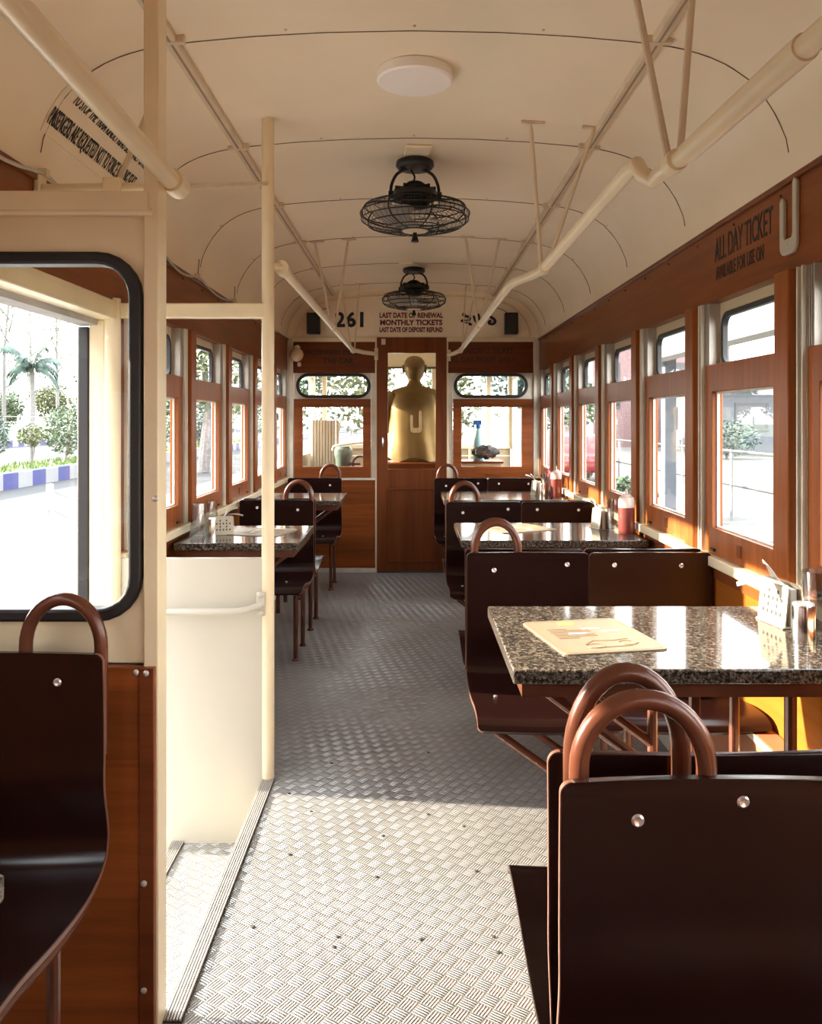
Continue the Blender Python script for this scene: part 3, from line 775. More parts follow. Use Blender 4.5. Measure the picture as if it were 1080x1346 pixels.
def ceiling_fan(y, label, rz):
    t = empty('ceiling_fan', (.01, y, 2.36), label, 'fan', 'black caged ceiling fans')
    t.rotation_euler = (0, 0, rz)
    m = MB(); m.box(-.052, .052, -.17, .06, -.012, .0); m.build('mount_plate', M['ceil'], t, bevel=.003, local=True)
    m = MB(); m.lathe([(.06, -.012), (.078, -.018), (.08, -.035), (.07, -.047), (.02, -.05)], (0, 0, 0), 28); m.build('canopy', M['blackm'], t, local=True)
    m = MB()
    for s in (-1, 1):
        m.tube(smoothpts([(s * .03, 0, -.045), (s * .075, 0, -.07), (s * .097, 0, -.115), (s * .100, 0, -.155)], 5), .0065, 8)
        m.lathe([(.016, -.012), (.016, .012)], (0, 0, 0), 12, Matrix.Translation((s * .098, 0, -.155)) @ Matrix.Rotation(PI / 2, 4, 'Y'))
    m.tube(smoothpts([(-.02, .01, -.045), (.0, .012, -.075), (-.01, .0, -.105)], 5), .004, 6)
    m.build('yoke', M['blackm'], t, local=True)
    m = MB(); m.lathe([(.012, -.098), (.03, -.102), (.05, -.116), (.056, -.13), (.092, -.145), (.096, -.165), (.075, -.18), (.062, -.185), (.062, -.20), (.04, -.21)], (0, 0, 0), 28)
    for i in range(10):
        a = 2 * PI * i / 10; m.box(-.004, .004, .045, .088, -.16, -.125, Matrix.Rotation(a, 4, 'Z'))
    m.build('motor', M['blackm'], t, local=True)
    m = MB()
    cp = [(.055, -.195), (.10, -.188), (.165, -.192), (.208, -.205), (.226, -.232), (.222, -.258), (.195, -.280), (.13, -.296), (.055, -.302)]
    for i in range(8):
        a = 2 * PI * i / 8 + .2
        m.tube([(r * math.cos(a), r * math.sin(a), z) for r, z in cp], .0032, 6)
    for i in range(56):
        a = 2 * PI * i / 56
        m.tube([(r * math.cos(a), r * math.sin(a), z) for r, z in cp[1:]], .0010, 4)
    for r, z, q in ((.10, -.188, .0028), (.165, -.192, .002), (.208, -.205, .003), (.226, -.232, .0036), (.222, -.258, .0028), (.195, -.280, .0028), (.13, -.296, .0022), (.09, -.299, .002), (.055, -.302, .003)):
        m.tube([(r * math.cos(b), r * math.sin(b), z) for b in (2 * PI * j / 44 for j in range(44))], q, 5, True)
    m.build('guard', M['blackm'], t, local=True)
    for i in range(4):
        m = MB(); rings = []
        for j in range(8):
            r = .03 + .155 * j / 7; wv = .028 + .05 * math.sin(PI * (.15 + .75 * j / 7)); q = .35 - .2 * j / 7
            rings.append([(r, e * wv * math.cos(q), -.243 + e * wv * math.sin(q) + dz) for e, dz in ((-1, 0), (-.3, .003), (.3, .003), (1, 0), (.3, -.001), (-.3, -.001))])
        m.loft(rings, mat=Matrix.Rotation(PI / 2 * i + .5, 4, 'Z')); m.build('blade', M['channel'], t, local=True)
    m = MB(); m.lathe([(.055, -.300), (.05, -.306), (.022, -.309), (.012, -.311)], (0, 0, 0), 20); m.build('hub_disc', M['rod'], t, local=True)
    m = MB(); m.lathe([(.008, -.309), (.010, -.325), (.016, -.345), (.017, -.349), (.004, -.35)], (0, 0, 0), 14); m.build('knob', M['blackm'], t, local=True)
    return t
ceiling_fan(3.47, 'larger, nearer black caged fan hanging from the ceiling', .1)
ceiling_fan(5.92, 'smaller, farther black caged fan in front of the maroon ticket sign', -.35)

def conduit(x, label):
    t = empty('conduit', (x, 3, 2.31), label, 'conduit', 'cream ceiling conduits')
    ax = abs(x); z = ceil_z(ax)
    m = MB(); m.box(x - .019, x + .019, YB, YE, z - .016, z + .006); m.build('casing', M['rod'], t, bevel=.005)
    m = MB(); m.box(x - .003, x + .003, YB, YE, z - .018, z - .0155); m.build('groove', M['box2'], t)
    for y in (2.30, 3.20, 4.07, 4.92, 5.77):
        m = MB(); m.box(x - .04, x + .04, y - .01, y + .01, z - .019, z + .004); m.build('clip', M['rod'], t, bevel=.003)
conduit(-.665, 'cream conduit running along the left half of the ceiling')
conduit(.675, 'cream conduit running along the right half of the ceiling')

# handrails with their hangers
def hanger(t, joint, xa, xb, r=.0075):
    x, y, z = joint
    for xx in (xa, xb):
        zc = ceil_z(xx)
        m = MB(); m.tube([(x + (.012 if xx > x else -.012), y, z + .01), (xx, y + .015, zc - .03), (xx + (.004 if xx > x else -.004), y + .016, zc - .012), (xx + (.03 if xx > x else -.03), y + .016, zc - .004)], r, 8)
        m.tube([(xx - .035, y + .016, zc - .004), (xx + .05, y + .016, zc - .005)], .006, 6)
        m.build('hanger', M['rod'], t)
t = empty('handrail', (.5, 3.5, 1.82), 'long cream ceiling handrail with two kinks on the right side of the aisle', 'handrail')
zr = H + .545
P = [(.560, -.6, H + .515), (.545, 1.0, H + .513), (.525, 1.63, H + .512), (.513, 1.72, H + .510), (.500, 1.745, H + .500), (.484, 1.755, H + .512), (.474, 1.77, H + .540), (.473, 1.82, zr), (.472, 2.95, zr), (.468, 3.05, zr - .002), (.440, 3.18, zr), (.405, 3.34, zr + .006), (.398, 3.44, zr + .010), (.392, 5.0, zr + .010), (.380, 6.55, zr + .004), (.372, 6.68, H + .549), (.335, 6.85, H + .543), (.302, 6.93, H + .540), (.300, YE - .01, H + .540)]
m = MB(); m.tube(P, .0172, 14); m.build('rail', M['cream'], t)
m = MB(); m.tube([(.540, 1.15, H + .513), (.5265, 1.605, H + .512)], .0205, 16); m.build('sleeve', M['cream'], t)
m = MB()
for x, y, z in ((.520, 1.665, H + .512), (.471, 2.99, zr), (.393, 4.9, zr + .01), (.378, 6.60, zr + .003)): m.tube([(x, y - .022, z), (x, y + .022, z)], .0225, 12)
m.each('collar', M['cream'], t)
m = MB(); m.box(.286, .318, YE - .03, YE - .012, H + .49, H + .585); m.build('bracket', M['cream'], t, bevel=.004)
hanger(t, (.520, 1.665, H + .515), .41, .575); hanger(t, (.471, 2.99, zr), .425, .645); hanger(t, (.393, 4.9, zr + .01), .315, .505); hanger(t, (.378, 6.6, zr), .42, .50, .005)
t = empty('handrail', (-.47, 4.5, 1.82), 'cream ceiling handrail running from the white pole to the end wall on the left', 'handrail')
P = [(-.468, P2 + .025, zr), (-.467, 5.0, zr), (-.467, 6.5, zr), (-.455, 6.62, H + .55), (-.40, 6.80, H + .55), (-.31, 6.93, H + .548), (-.303, YE - .01, H + .548)]
m = MB(); m.tube(P, .0172, 14); m.build('rail', M['cream'], t)
m = MB(); m.tube([(-.468, P2 + .02, zr), (-.468, P2 + .09, zr)], .026, 14); m.tube([(-.467, 4.93, zr), (-.467, 4.97, zr)], .0225, 12); m.tube([(-.467, 6.55, zr), (-.466, 6.59, zr)], .0225, 12); m.each('collar', M['cream'], t)
m = MB(); m.tube([(PX, P2, zr), (-.468, P2 + .03, zr)], .014, 8); m.build('stub', M['cream'], t)
m = MB(); m.box(-.318, -.286, YE - .03, YE - .012, H + .50, H + .60); m.build('bracket', M['cream'], t, bevel=.004)
hanger(t, (-.467, 4.95, zr), -.385, -.575); hanger(t, (-.467, 6.57, zr), -.42, -.56, .005)
t = empty('handrail', (-.5, 1, 1.79), 'cream ceiling handrail ending at the top of the partition post, upper left corner', 'handrail')
m = MB(); m.tube([(-.437, -.6, H + .512), (-.515, 1.80, H + .510)], .0200, 16); m.build('rail', M['cream'], t)
m = MB(); m.tube([(-.512, 1.775, H + .510), (-.5115, 1.835, H + .509)], .0255, 16); m.tube([(-.545, P1 + .02, H + .505), (-.512, 1.81, H + .505)], .012, 8); m.build('elbow', M['cream'], t)
m = MB(); m.tube([(-.511, 1.83, H + .51), (PX, P2, H + .838)], .0065, 8); m.build('stay', M['rod'], t)
t = empty('cross_rail', (-.9, 2.33, 1.91), 'short cream tube bracketed to the left cornice above the partition window', 'rail')
m = MB(); m.tube([(-1.04, 2.33, H + .64), (-.70, 2.33, H + .645)], .0165, 12); m.build('rail', M['cream'], t)
m = MB(); m.box(-.855, -.805, 2.305, 2.355, H + .618, H + .67); m.box(-1.045, -1.028, 2.305, 2.355, H + .60, H + .68); m.each('bracket', M['cream'], t, bevel=.004)
m = MB(); m.tube([(-.82, 2.33, H + .66), (-.735, 2.34, H + .87), (-.705, 2.345, ceil_z(.705))], .0085, 8); m.build('hanger', M['rod'], t)

# cable along the left cornice
t = empty('cable', (-1.02, 3.5, 1.94), 'thin grey cable sagging between clips along the left cornice', 'cable')
P = []
cl = [1.2, 1.75, 2.34, 3.0, 3.44, 4.02, 4.84, 5.7, 6.5]
for a, b in zip(cl, cl[1:]):
    for j in range(8):
        u = j / 8; P.append((-1.028, a + (b - a) * u, 1.965 - .038 * math.sin(PI * u)))
m = MB(); m.tube(P, .0055, 6); m.build('cord', M['wire'], t)
m = MB()
for y in cl[:-1]: m.box(-1.043, -1.018, y - .012, y + .012, 1.952, 1.974)
m.each('clip', M['rod'], t)
for y in cl[3:-1]:
    m = MB(); m.tube([(-1.03, y, 1.97), (-1.032, y + .03, 2.05)], .002, 5); m.build('tie', M['groove'], t)

# speakers and wall lamp on the end wall
for x, lab in ((-.82, 'black box speaker left of the painted number 261'), (.818, 'black box speaker at the right of the arch panel on the end wall')):
    t = empty('speaker', (x, YE, 1.985), lab, 'speaker', 'black box speakers on the end wall')
    m = MB(); m.box(x - .054, x + .054, YE - .10, YE - .012, 1.985, 2.16); m.build('cabinet', M['blackm'], t, bevel=.006)
    m = MB(); m.box(x - .046, x + .046, YE - .104, YE - .099, 1.993, 2.14); m.build('grille', M['black'], t, bevel=.003)
    m = MB(); m.box(x - .02, x + .02, YE - .02, YE, 2.04, 2.11); m.build('bracket', M['blackm'], t)
    m = MB(); s = -1 if x < 0 else 1; m.tube(smoothpts([(x - s * .02, YE - .03, 2.155), (x - s * .06, YE - .012, 2.19), (x - s * .13, YE - .008, 2.215)], 4), .003, 5); m.build('lead', M['groove'], t)
t = empty('wall_lamp', (-.955, YE, 1.80), 'small opal globe lamp in the left corner of the end wall', 'lamp')
m = MB(); m.lathe([(.002, -.058), (.03, -.05), (.05, -.027), (.058, 0), (.05, .03), (.03, .05), (.022, .055)], (-.955, YE - .10, 1.81), 24); m.build('globe', M['globe'], t)
m = MB(); m.lathe([(.028, .05), (.032, .06), (.02, .075)], (-.955, YE - .10, 1.81), 16); m.tube([(-.955, YE - .10, 1.88), (-.955, YE - .01, 1.89)], .01, 8); m.build('fitting', M['rod'], t)
m = MB(); m.lathe([(.014, -.085), (.016, -.06), (.008, -.05)], (-.935, YE - .09, 1.80), 10); m.build('switch', M['rod'], t)

# ------------------------------------------------------------------ seats
SHELL = smoothpts([(0.006, .81, 0), (.006, .808, 0), (.0058, .803, 0), (.0055, .795, 0), (.005, .78, 0), (.002, .72, 0), (0, .62, 0), (.0, .54, 0), (-.016, .475, 0), (-.022, .435, 0), (-.004, .392, 0), (.05, .370, 0), (.13, .364, 0), (.24, .374, 0), (.36, .392, 0), (.45, .396, 0), (.485, .388, 0), (.498, .378, 0), (.503, .372, 0), (.505, .370, 0)], 5)
TOPZ = .81
def shell(parent, x0, x1, yb, f, screws):
    """moulded ply shell; f = -1: seat reaches towards the viewer, +1: away; yb = back face"""
    n = len(SHELL); nx = 9; rings = []
    for i, p in enumerate(SHELL):
        d0, z0 = p.x, p.y
        t = (SHELL[min(i + 1, n - 1)] - SHELL[max(i - 1, 0)]).normalized()
        nd, nz = -t.y, t.x                                          # towards the sitter / up
        if nd < 0 and z0 > .5: nd, nz = -nd, -nz
        e = min(TOPZ - z0 if i < n / 2 else 9, 9); e2 = (SHELL[-1] - p).length if i > n / 2 else 9
        q = min(e, e2); rr = .016
        ins = rr - math.sqrt(max(rr * rr - (rr - q) ** 2, 0)) if q < rr else 0
        back = max(0, min(1, (z0 - .42) / .2))
        front = []; rear = []
        for j in range(nx):
            u = j / (nx - 1); x = x0 + ins + (x1 - x0 - 2 * ins) * u
            cv = -.012 * (1 - (2 * u - 1) ** 2) * back
            dip = -.006 * (1 - (2 * u - 1) ** 2) * (1 - back)
            front.append((x, yb + f * (d0 + cv + nd * .0065), z0 + dip + nz * .0065))
            rear.append((x, yb + f * (d0 + cv - nd * .0065), z0 + dip - nz * .0065))
        rings.append(front + rear[::-1])
    m = MB(); m.loft(rings); o = m.build('seat_shell', M['lacquer'], parent, smooth=50)
    # pale edge of the ply: thin bands along both sides
    for sx in (0, 1):
        mm = MB(); rr2 = []
        for r_ in rings:
            a = Vector(r_[0] if sx == 0 else r_[nx - 1]); b = Vector(r_[2 * nx - 1] if sx == 0 else r_[nx]); e = -.0012 if sx == 0 else .0012
            a2 = a.lerp(b, .15); b2 = a.lerp(b, .85)
            rr2.append([tuple(a2), tuple(b2), (b2.x + e, b2.y, b2.z), (a2.x + e, a2.y, a2.z)])
        mm.loft(rr2); mm.build('ply_edge', M['edge'], o)
    m = MB()
    for du, z in screws:
        x = x0 + du
        u = du / (x1 - x0); cv = -.012 * (1 - (2 * u - 1) ** 2)
        m.lathe([(.0085, -.001), (.0085, .002), (.006, .0045), (.002, .003)], (0, 0, 0), 12, Matrix.Translation((x, yb + f * (.0095 + cv), z)) @ Matrix.Rotation(-f * PI / 2, 4, 'X'))
    for du in (.08, .30): m.lathe([(.007, 0), (.007, .002), (.003, .004)], (x0 + du, yb + f * .20, .373), 10)
    m.each('screw', M['screw'], o)
    return o
def loop(parent, xa, xb, y, top=.925):
    P = [(xa, y, .60), (xa, y, .79)]
    c = (xa + xb) / 2; r = (xb - xa) / 2
    P += [(c - r * math.cos(R(a)), y, .815 + (top - .0135 - .815) * math.sin(R(a))) for a in range(0, 181, 9)]
    P += [(xb, y, .79), (xb, y, .60)]
    m = MB(); m.tube(P, .0135, 14); m.tube([(xa - .01, y, .70), (xb + .01, y, .70)], .009, 8)
    return m.build('hand_loop', M['tube'], parent)
def bench(yb, f, label, sc=((.095, .748), (.35, .768)), sc2=((.088, .766), (.322, .764)), x0=.19, lw=.183, top=.925):
    t = empty('double_seat', (x0 + .425, yb + f * .2, 0), label, 'seat', 'double seats on the right of the aisle')
    shell(t, x0, x0 + .423, yb, f, sc); shell(t, x0 + .427, x0 + .85, yb, f, sc2)
    loop(t, x0 + .029, x0 + lw, yb - f * .022, top)
    m = MB(); m.tube([(x0 + .03, yb - f * .022, .755), (x0 + .84, yb - f * .022, .755)], .010, 8)
    for x in (x0 + .212, x0 + .638): m.tube([(x, yb - f * .022, .575), (x, yb - f * .022, .755)], .010, 8)
    m.build('back_frame', M['tube'], t)
    for d_ in (.09, .40):
        m = MB(); m.tube([(x0 + .03, yb + f * d_, .352), (WR, yb + f * d_, .352)], .0115, 8); m.build('seat_rail', M['tube'], t)
        m = MB(); m.tube([(x0 + .46, yb + f * d_, 0), (x0 + .46, yb + f * d_, .352)], .0135, 10); m.build('leg', M['tube'], t)
        m = MB(); m.tube([(x0 + .045, yb + f * d_, .345), (x0 + .455, yb + f * d_, .05)], .0125, 10); m.build('brace', M['tube'], t)
    return t
def single(yb, f, label, x1=-.573, w=.427):
    x0 = x1 - w
    t = empty('single_seat', (x0 + w / 2, yb + f * .2, 0), label, 'seat', 'single seats on the left of the aisle')
    shell(t, x0, x1, yb, f, ((.10, .765), (.335, .752)))
    loop(t, x1 - .168, x1 - .016, yb - f * .027)
    m = MB(); m.tube([(x0 + .03, yb - f * .022, .755), (x1 - .03, yb - f * .022, .755)], .010, 8); m.tube([(x0 + w / 2, yb - f * .022, .575), (x0 + w / 2, yb - f * .022, .755)], .010, 8); m.build('back_frame', M['tube'], t)
    for d_ in (.13, .42):
        for x in (x0 + .05, x1 - .045):
            m = MB(); m.tube([(x, yb + f * d_, 0), (x, yb + f * d_, .36)], .0125, 10); m.lathe([(.02, 0), (.02, .006), (.014, .012)], (x, yb + f * d_, 0), 12); m.build('leg', M['tube'], t)
        m = MB(); m.tube([(x0 + .02, yb + f * d_, .355), (x1 - .015, yb + f * d_, .355)], .010, 8); m.build('seat_rail', M['tube'], t)
    m = MB(); m.tube([tuple((x1 - .016, yb + f * (p.x), p.y - .026)) for p in SHELL[48:]], .0095, 8); m.build('side_rail', M['tube'], t)
    return t
bench(1.080, -1, 'nearest dark double seat, its broad back filling the lower right corner', ((.10, .757), (.237, .780)), lw=.197, top=.919)
bench(1.166, 1, 'dark double seat back to back behind the nearest one, seat sticking out towards the aisle', ((.10, .757), (.237, .780)), lw=.177, top=.942)
bench(2.925, -1, 'dark double seat facing the viewer just behind the nearest granite table')
bench(3.008, 1, 'dark double seat facing away in front of the middle right table')
bench(4.735, -1, 'dark double seat facing the viewer behind the middle right table with the tall ketchup jar')
bench(4.818, 1, 'dark double seat facing away in front of the farthest right table')
bench(6.66, -1, 'farthest dark double seat on the right, against the end wall', x0=.172)
single(1.664, -1, 'near dark single seat in front of the wooden partition, lower left', x1=-.613)
single(4.85, -1, 'dark single seat facing the viewer behind the nearer left table with napkins')
single(4.94, 1, 'dark single seat facing away in front of the farther left table')
single(6.68, -1, 'farthest dark single seat on the left, under the left end window', x1=-.566)

# ------------------------------------------------------------------ tables
def table(side, y0, y1, xa, label):
    """granite table from the aisle end xa to the wall"""
    s = side; xw = WP(s) - .03
    t = empty('dining_table', (s * (xa + xw) / 2, (y0 + y1) / 2, 0), label, 'table', 'granite tables along the walls')
    X = lambda a: s * a
    def bx(m, a, b, *r): m.box(*sorted((X(a), X(b))), *r)
    m = MB(); bx(m, xa, xw, y0, y1, .718, .750); m.build('tabletop', M['granite'], t, bevel=.004)
    m = MB()
    bx(m, xa + .02, xw - .01, y0 + .012, y0 + .036, .688, .718); bx(m, xa + .02, xw - .01, y1 - .036, y1 - .012, .688, .718)
    bx(m, xa + .02, xa + .045, y0 + .036, y1 - .036, .688, .718); bx(m, xw - .03, xw - .01, y0 + .036, y1 - .036, .688, .718)
    m.build('frame', M['tube'], t)
    ya, yb = y0 + .12, y1 - .15
    for y in (ya, yb):
        for lx in (xa + .42, xa + .635):
            m = MB(); m.tube([(X(lx), y, 0), (X(lx), y, .70)], .0135, 10); m.build('leg', M['tube'], t) if lx < xw - .05 else None
        m = MB(); m.tube([(X(xa + .05), y, .695), (X(xa + .42), y, .42)], .0125, 10); m.build('brace', M['tube'], t)
    return t
table(1, 1.754, 2.352, .211, 'nearest granite-topped table, with the menu card on it, right foreground')
table(1, 3.63, 4.26, .211, 'middle right granite table with the tall ketchup jar')
table(1, 5.48, 6.13, .205, 'farthest right granite table before the end wall')
table(-1, 3.55, 4.14, .485, 'nearer left granite table seen past the white pole')
table(-1, 5.40, 6.0, .468, 'farther left granite table by the end wall')
table(-1, .36, .967, .470, 'granite table whose corner just enters at the left picture edge')

# ------------------------------------------------------------------ table things
TZ = .7505
def menu(x, y, rz, label, w=.255, h=.30):
    t = empty('menu_card', (x, y, TZ), label, 'menu', 'cream menu cards on the tables'); t.rotation_euler = (0, 0, rz)
    F = lambda u, v, d: (u, v, d)
    m = MB(); m.prism(rrect(-w / 2, -h / 2, w / 2, h / 2, .02), F, 0, .003); m.build('card', M['paper'], t, local=True)
    m = MB(); m.ring(rrect(-w / 2 + .008, -h / 2 + .008, w / 2 - .008, h / 2 - .008, .016), rrect(-w / 2 + .011, -h / 2 + .011, w / 2 - .011, h / 2 - .011, .014), F, .003, .0034); m.build('border', M['paper2'], t, local=True)
    m = MB(); m.lathe([(.024, .003), (.024, .0036), (.001, .0036)], (-.02, h / 2 - .035, 0), 20, sy=.8); m.build('badge', M['badge'], t, local=True)
    m = MB()
    def line(p): m.tube([(a, b, .0034) for a, b in p], .0009, 4)
    for cx, cy in ((-.03, -.10), (.055, -.085)):
        line([(cx + .022 * math.cos(a), cy + .018 * math.sin(a)) for a in (2 * PI * i / 12 for i in range(13))])
    line([(-.05, -.085), (-.02, -.055), (.03, -.06), (.07, -.05), (.08, -.09), (.05, -.11), (-.05, -.115)])
    for k in range(7): line([(-.09, .06 - k * .014), (-.09 + .05 + .06 * abs(math.sin(k * 2.1)), .06 - k * .014)])
    m.build('sketch', M['sketch'], t, local=True)
    m = MB()
    for k, (a, b) in enumerate(((.0, .05), (.04, .02), (-.05, .01))): m.box(a, a + .045, b, b + .014, .003, .0034)
    m.each('white_print', M['napkin'], t, local=True)
menu(.432, 2.025, R(11), 'cream menu card on the nearest granite table')
menu(.50, 4.02, R(-62), 'cream menu card lying flat on the middle right table')
menu(-.72, 3.90, R(75), 'cream menu card on the nearer left table beside the napkins')

def napkin_holder(x, y, rz, label, fan=3, sc=1.0, na=0.0, ks=(0, 1, 2)):
    t = empty('napkin_holder', (x, y, TZ), label, 'napkin holder', 'napkin holders on the tables'); t.rotation_euler = (0, 0, rz); t.scale = (sc,) * 3
    # two perforated leaning plates joined by a base
    for s in (-1, 1):
        f3 = lambda u, v, d, s=s: (u, s * (.022 - v * .10 + .0) + s * d, v)
        m = MB(); n = 6
        m.prism(rrect(-.055, 0, .055, .098, .008), f3, 0, .003); pl = m.build('plate', M['perf'], t, local=True)
        m = MB()
        for i in range(5):
            for j in range(4):
                if (i + j) % 2 == 0 or i in (1, 3):
                    f4 = lambda u, v, d, s=s: (u, s * (.022 - v * .10) + s * d, v)
                    u0, v0 = -.034 + i * .017, .028 + j * .016
                    m.prism([(u0 + .0042 * math.cos(a), v0 + .0052 * math.sin(a)) for a in (2 * PI * q / 8 for q in range(8))], f4, .003, .0037)
        m.build('perforations', M['groove'], pl, local=True)
    m = MB(); m.box(-.055, .055, -.03, .03, 0, .004); m.build('base', M['perf'], t, bevel=.001, local=True)
    for k in ks[:fan]:
        m = MB(); rings = []
        L, up, sx = ((.105, -.004, -.012), (.035, .045, .012), (.075, .040, .0))[k]
        for j in range(7):
            u = j / 6; hw = .030 * (1 - u) ** .8 + .0015
            x_ = -.004 - L * u; z_ = .098 + up * u + .010 * math.sin(PI * u); y_ = sx + .006 * math.sin(5 * u)
            rings.append([(x_, y_ - hw, z_ - .004), (x_, y_ + hw, z_ + .004), (x_ - .0008, y_ + hw, z_ + .0058), (x_ - .0008, y_ - hw, z_ - .0022)])
        m.loft(rings, mat=Matrix.Rotation(na, 4, 'Z')); m.build('napkin', M['napkin'], t, local=True)
    m = MB(); m.box(-.05, .05, -.009, .009, .004, .09); m.build('napkin_stack', M['napkin'], t, bevel=.003, local=True)
napkin_holder(.945, 2.15, R(99), 'perforated cream napkin holder on the nearest granite table', 2, 1.1, -PI / 2 - .15)
napkin_holder(.90, 4.02, R(99), 'napkin holder with paper napkins on the middle right table', 2, 1.0, -PI / 2, (1, 2))
napkin_holder(.865, 5.85, R(99), 'napkin holder with paper napkins on the farthest right table', 2, 1.0, -PI / 2, (1, 2))
napkin_holder(-.865, 3.82, R(200), 'napkin holder with fanned paper napkins on the nearer left table', 3, .85)

def shaker(x, y, label, h=.09, r=.026):
    t = empty('shaker', (x, y, TZ), label, 'shaker', 'steel shakers on the tables')
    m = MB(); m.lathe([(r, 0), (r, h - .004), (r * .95, h)], (x, y, TZ), 28); m.build('body', M['steel'], t)
    m = MB(); m.lathe([(r * .95, h), (r * .9, h + .004), (.002, h + .005)], (x, y, TZ), 24); m.build('cap', M['screw'], t)
shaker(.920, 1.97, 'steel shaker standing by the napkin holder on the nearest granite table', .088)
shaker(.885, 5.70, 'steel shaker on the farthest right table', .085, .02)
shaker(-.885, 3.70, 'steel shaker on the nearer left table beside the napkins', .085, .016)

def tumbler(x, y, label, rb=.03, rt=.038, h=.15, flute=.03):
    t = empty('tumbler', (x, y, TZ), label, 'glass', 'fluted drinking glasses on the tables')
    m = MB(); rings = []; n = 36
    pr = [(rb * .98, 0), (rb, .004), (rb + (rt - rb) * .5, h * .5), (rt, h), (rt - .003, h), (rb + (rt - rb) * .5 - .003, h * .5), (rb - .004, .012), (.002, .010)]
    for i, (r, z) in enumerate(pr):
        fl = flute if 0 < i < 3 else 0
        rings.append([(x + r * (1 + fl * math.cos(a * 12)) * math.cos(a), y + r * (1 + fl * math.cos(a * 12)) * math.sin(a), TZ + z) for a in (2 * PI * j / n for j in range(n))])
    m.loft(rings); m.build('glass', M['tumbler'], t)
tumbler(.985, 2.035, 'tall clear glass behind the steel shaker on the nearest granite table', h=.155)
tumbler(.945, 3.94, 'clear glass left of the ketchup jar on the middle right table', .026, .030, .15)
tumbler(.93, 5.80, 'clear glass left of the ketchup jar on the farthest right table', .026, .030, .15)
tumbler(-.955, 3.74, 'tall upturned fluted glass on the nearer left table by the window', .040, .028, .15)
tumbler(-.935, 3.88, 'second upturned glass behind the tall one on the nearer left table', .036, .028, .145)

def ketchup(x, y, label, h=.178, r=.037):
    t = empty('ketchup_jar', (x, y, TZ), label, 'jar', 'ketchup jars on the right tables')
    m = MB(); m.lathe([(r * .95, 0), (r, .006), (r, h * .68)], (x, y, TZ), 28); m.build('sauce', M['ketchup'], t)
    m = MB(); m.lathe([(r, h * .68), (r, h * .86), (r * .85, h * .94), (r * .6, h * .97)], (x, y, TZ), 28); m.build('shoulder', M['jar'], t)
    m = MB(); m.lathe([(r * .6, h * .97), (r * .55, h), (r * .2, h * 1.03), (r * .12, h * 1.15), (.002, h * 1.16)], (x, y, TZ), 20); m.build('nozzle', M['jar'], t)
ketchup(.984, 3.85, 'tall ketchup jar on the middle right table')
ketchup(.978, 5.70, 'ketchup jar on the farthest right table')
t = empty('sauce_bottle', (.958, 5.93, TZ), 'small red-capped sauce bottle behind the ketchup jar on the farthest right table', 'bottle')
m = MB(); m.lathe([(.026, 0), (.028, .006), (.028, .10), (.018, .12)], (.958, 5.93, TZ), 20); m.build('body', M['ketchup'], t)
m = MB(); m.lathe([(.019, .12), (.019, .155), (.012, .165), (.003, .168)], (.958, 5.93, TZ), 16); m.build('cap', M['redcap'], t)

# ------------------------------------------------------------------ outside: ground
m = MB(); m.box(-6, 1.2, -30, 160, GZ - .2, GZ); tag(m.build('ground_paving', M['pave'], smooth=0), kind='structure')
m = MB(); m.box(1.2, 60, -30, 160, GZ - .2, GZ); tag(m.build('ground_concrete', M['conc'], smooth=0), kind='structure')
m = MB(); m.box(-11.0, -6.12, -40, 260, GZ - .2, GZ - .03); m.box(-28, -13.2, -40, 260, GZ - .2, GZ - .03); tag(m.build('ground_road', M['road'], smooth=0), kind='structure')
m = MB(); m.box(-6.12, -6, -30, 160, GZ - .2, GZ + .015); tag(m.build('trim_kerbstone', M['stone'], smooth=0), kind='structure')
m = MB(); m.box(-11.3, -11.0, -40, 260, GZ - .2, GZ + .42); tag(m.build('kerb', M['kerb'], base=True, bevel=.02), 'blue and white painted kerb of the grass strip, nearer one across the road', 'kerb')
m = MB(); m.box(-28.4, -28.0, -40, 320, GZ - .2, GZ + .45); tag(m.build('kerb', M['kerb'], base=True, bevel=.02), 'blue and white painted kerb on the far side of the second road', 'kerb')
m = MB(); m.box(-13.2, -11.3, -40, 260, GZ - .2, GZ + .40); m.box(-120, -28.4, -60, 320, GZ - .2, GZ + .3); tag(m.build('ground_soil', M['grass'], smooth=0), kind='structure')
m = MB()
for i in range(5000):
    x = rnd.uniform(-13.1, -11.35); y = 14 + 50 * rnd.random() ** 1.6; h = rnd.uniform(.05, .16); a = rnd.random() * PI
    dx, dy = math.cos(a) * .03, math.sin(a) * .03
    m.add([(x - dx, y - dy, GZ + .4), (x + dx, y + dy, GZ + .4), (x + rnd.uniform(-.05, .05), y + rnd.uniform(-.05, .05), GZ + .4 + h)], [(0, 1, 2)])
tag(m.build('grass', M['grass'], base=True, smooth=0), 'short green grass on the strip between the two roads', 'grass', kind='stuff')

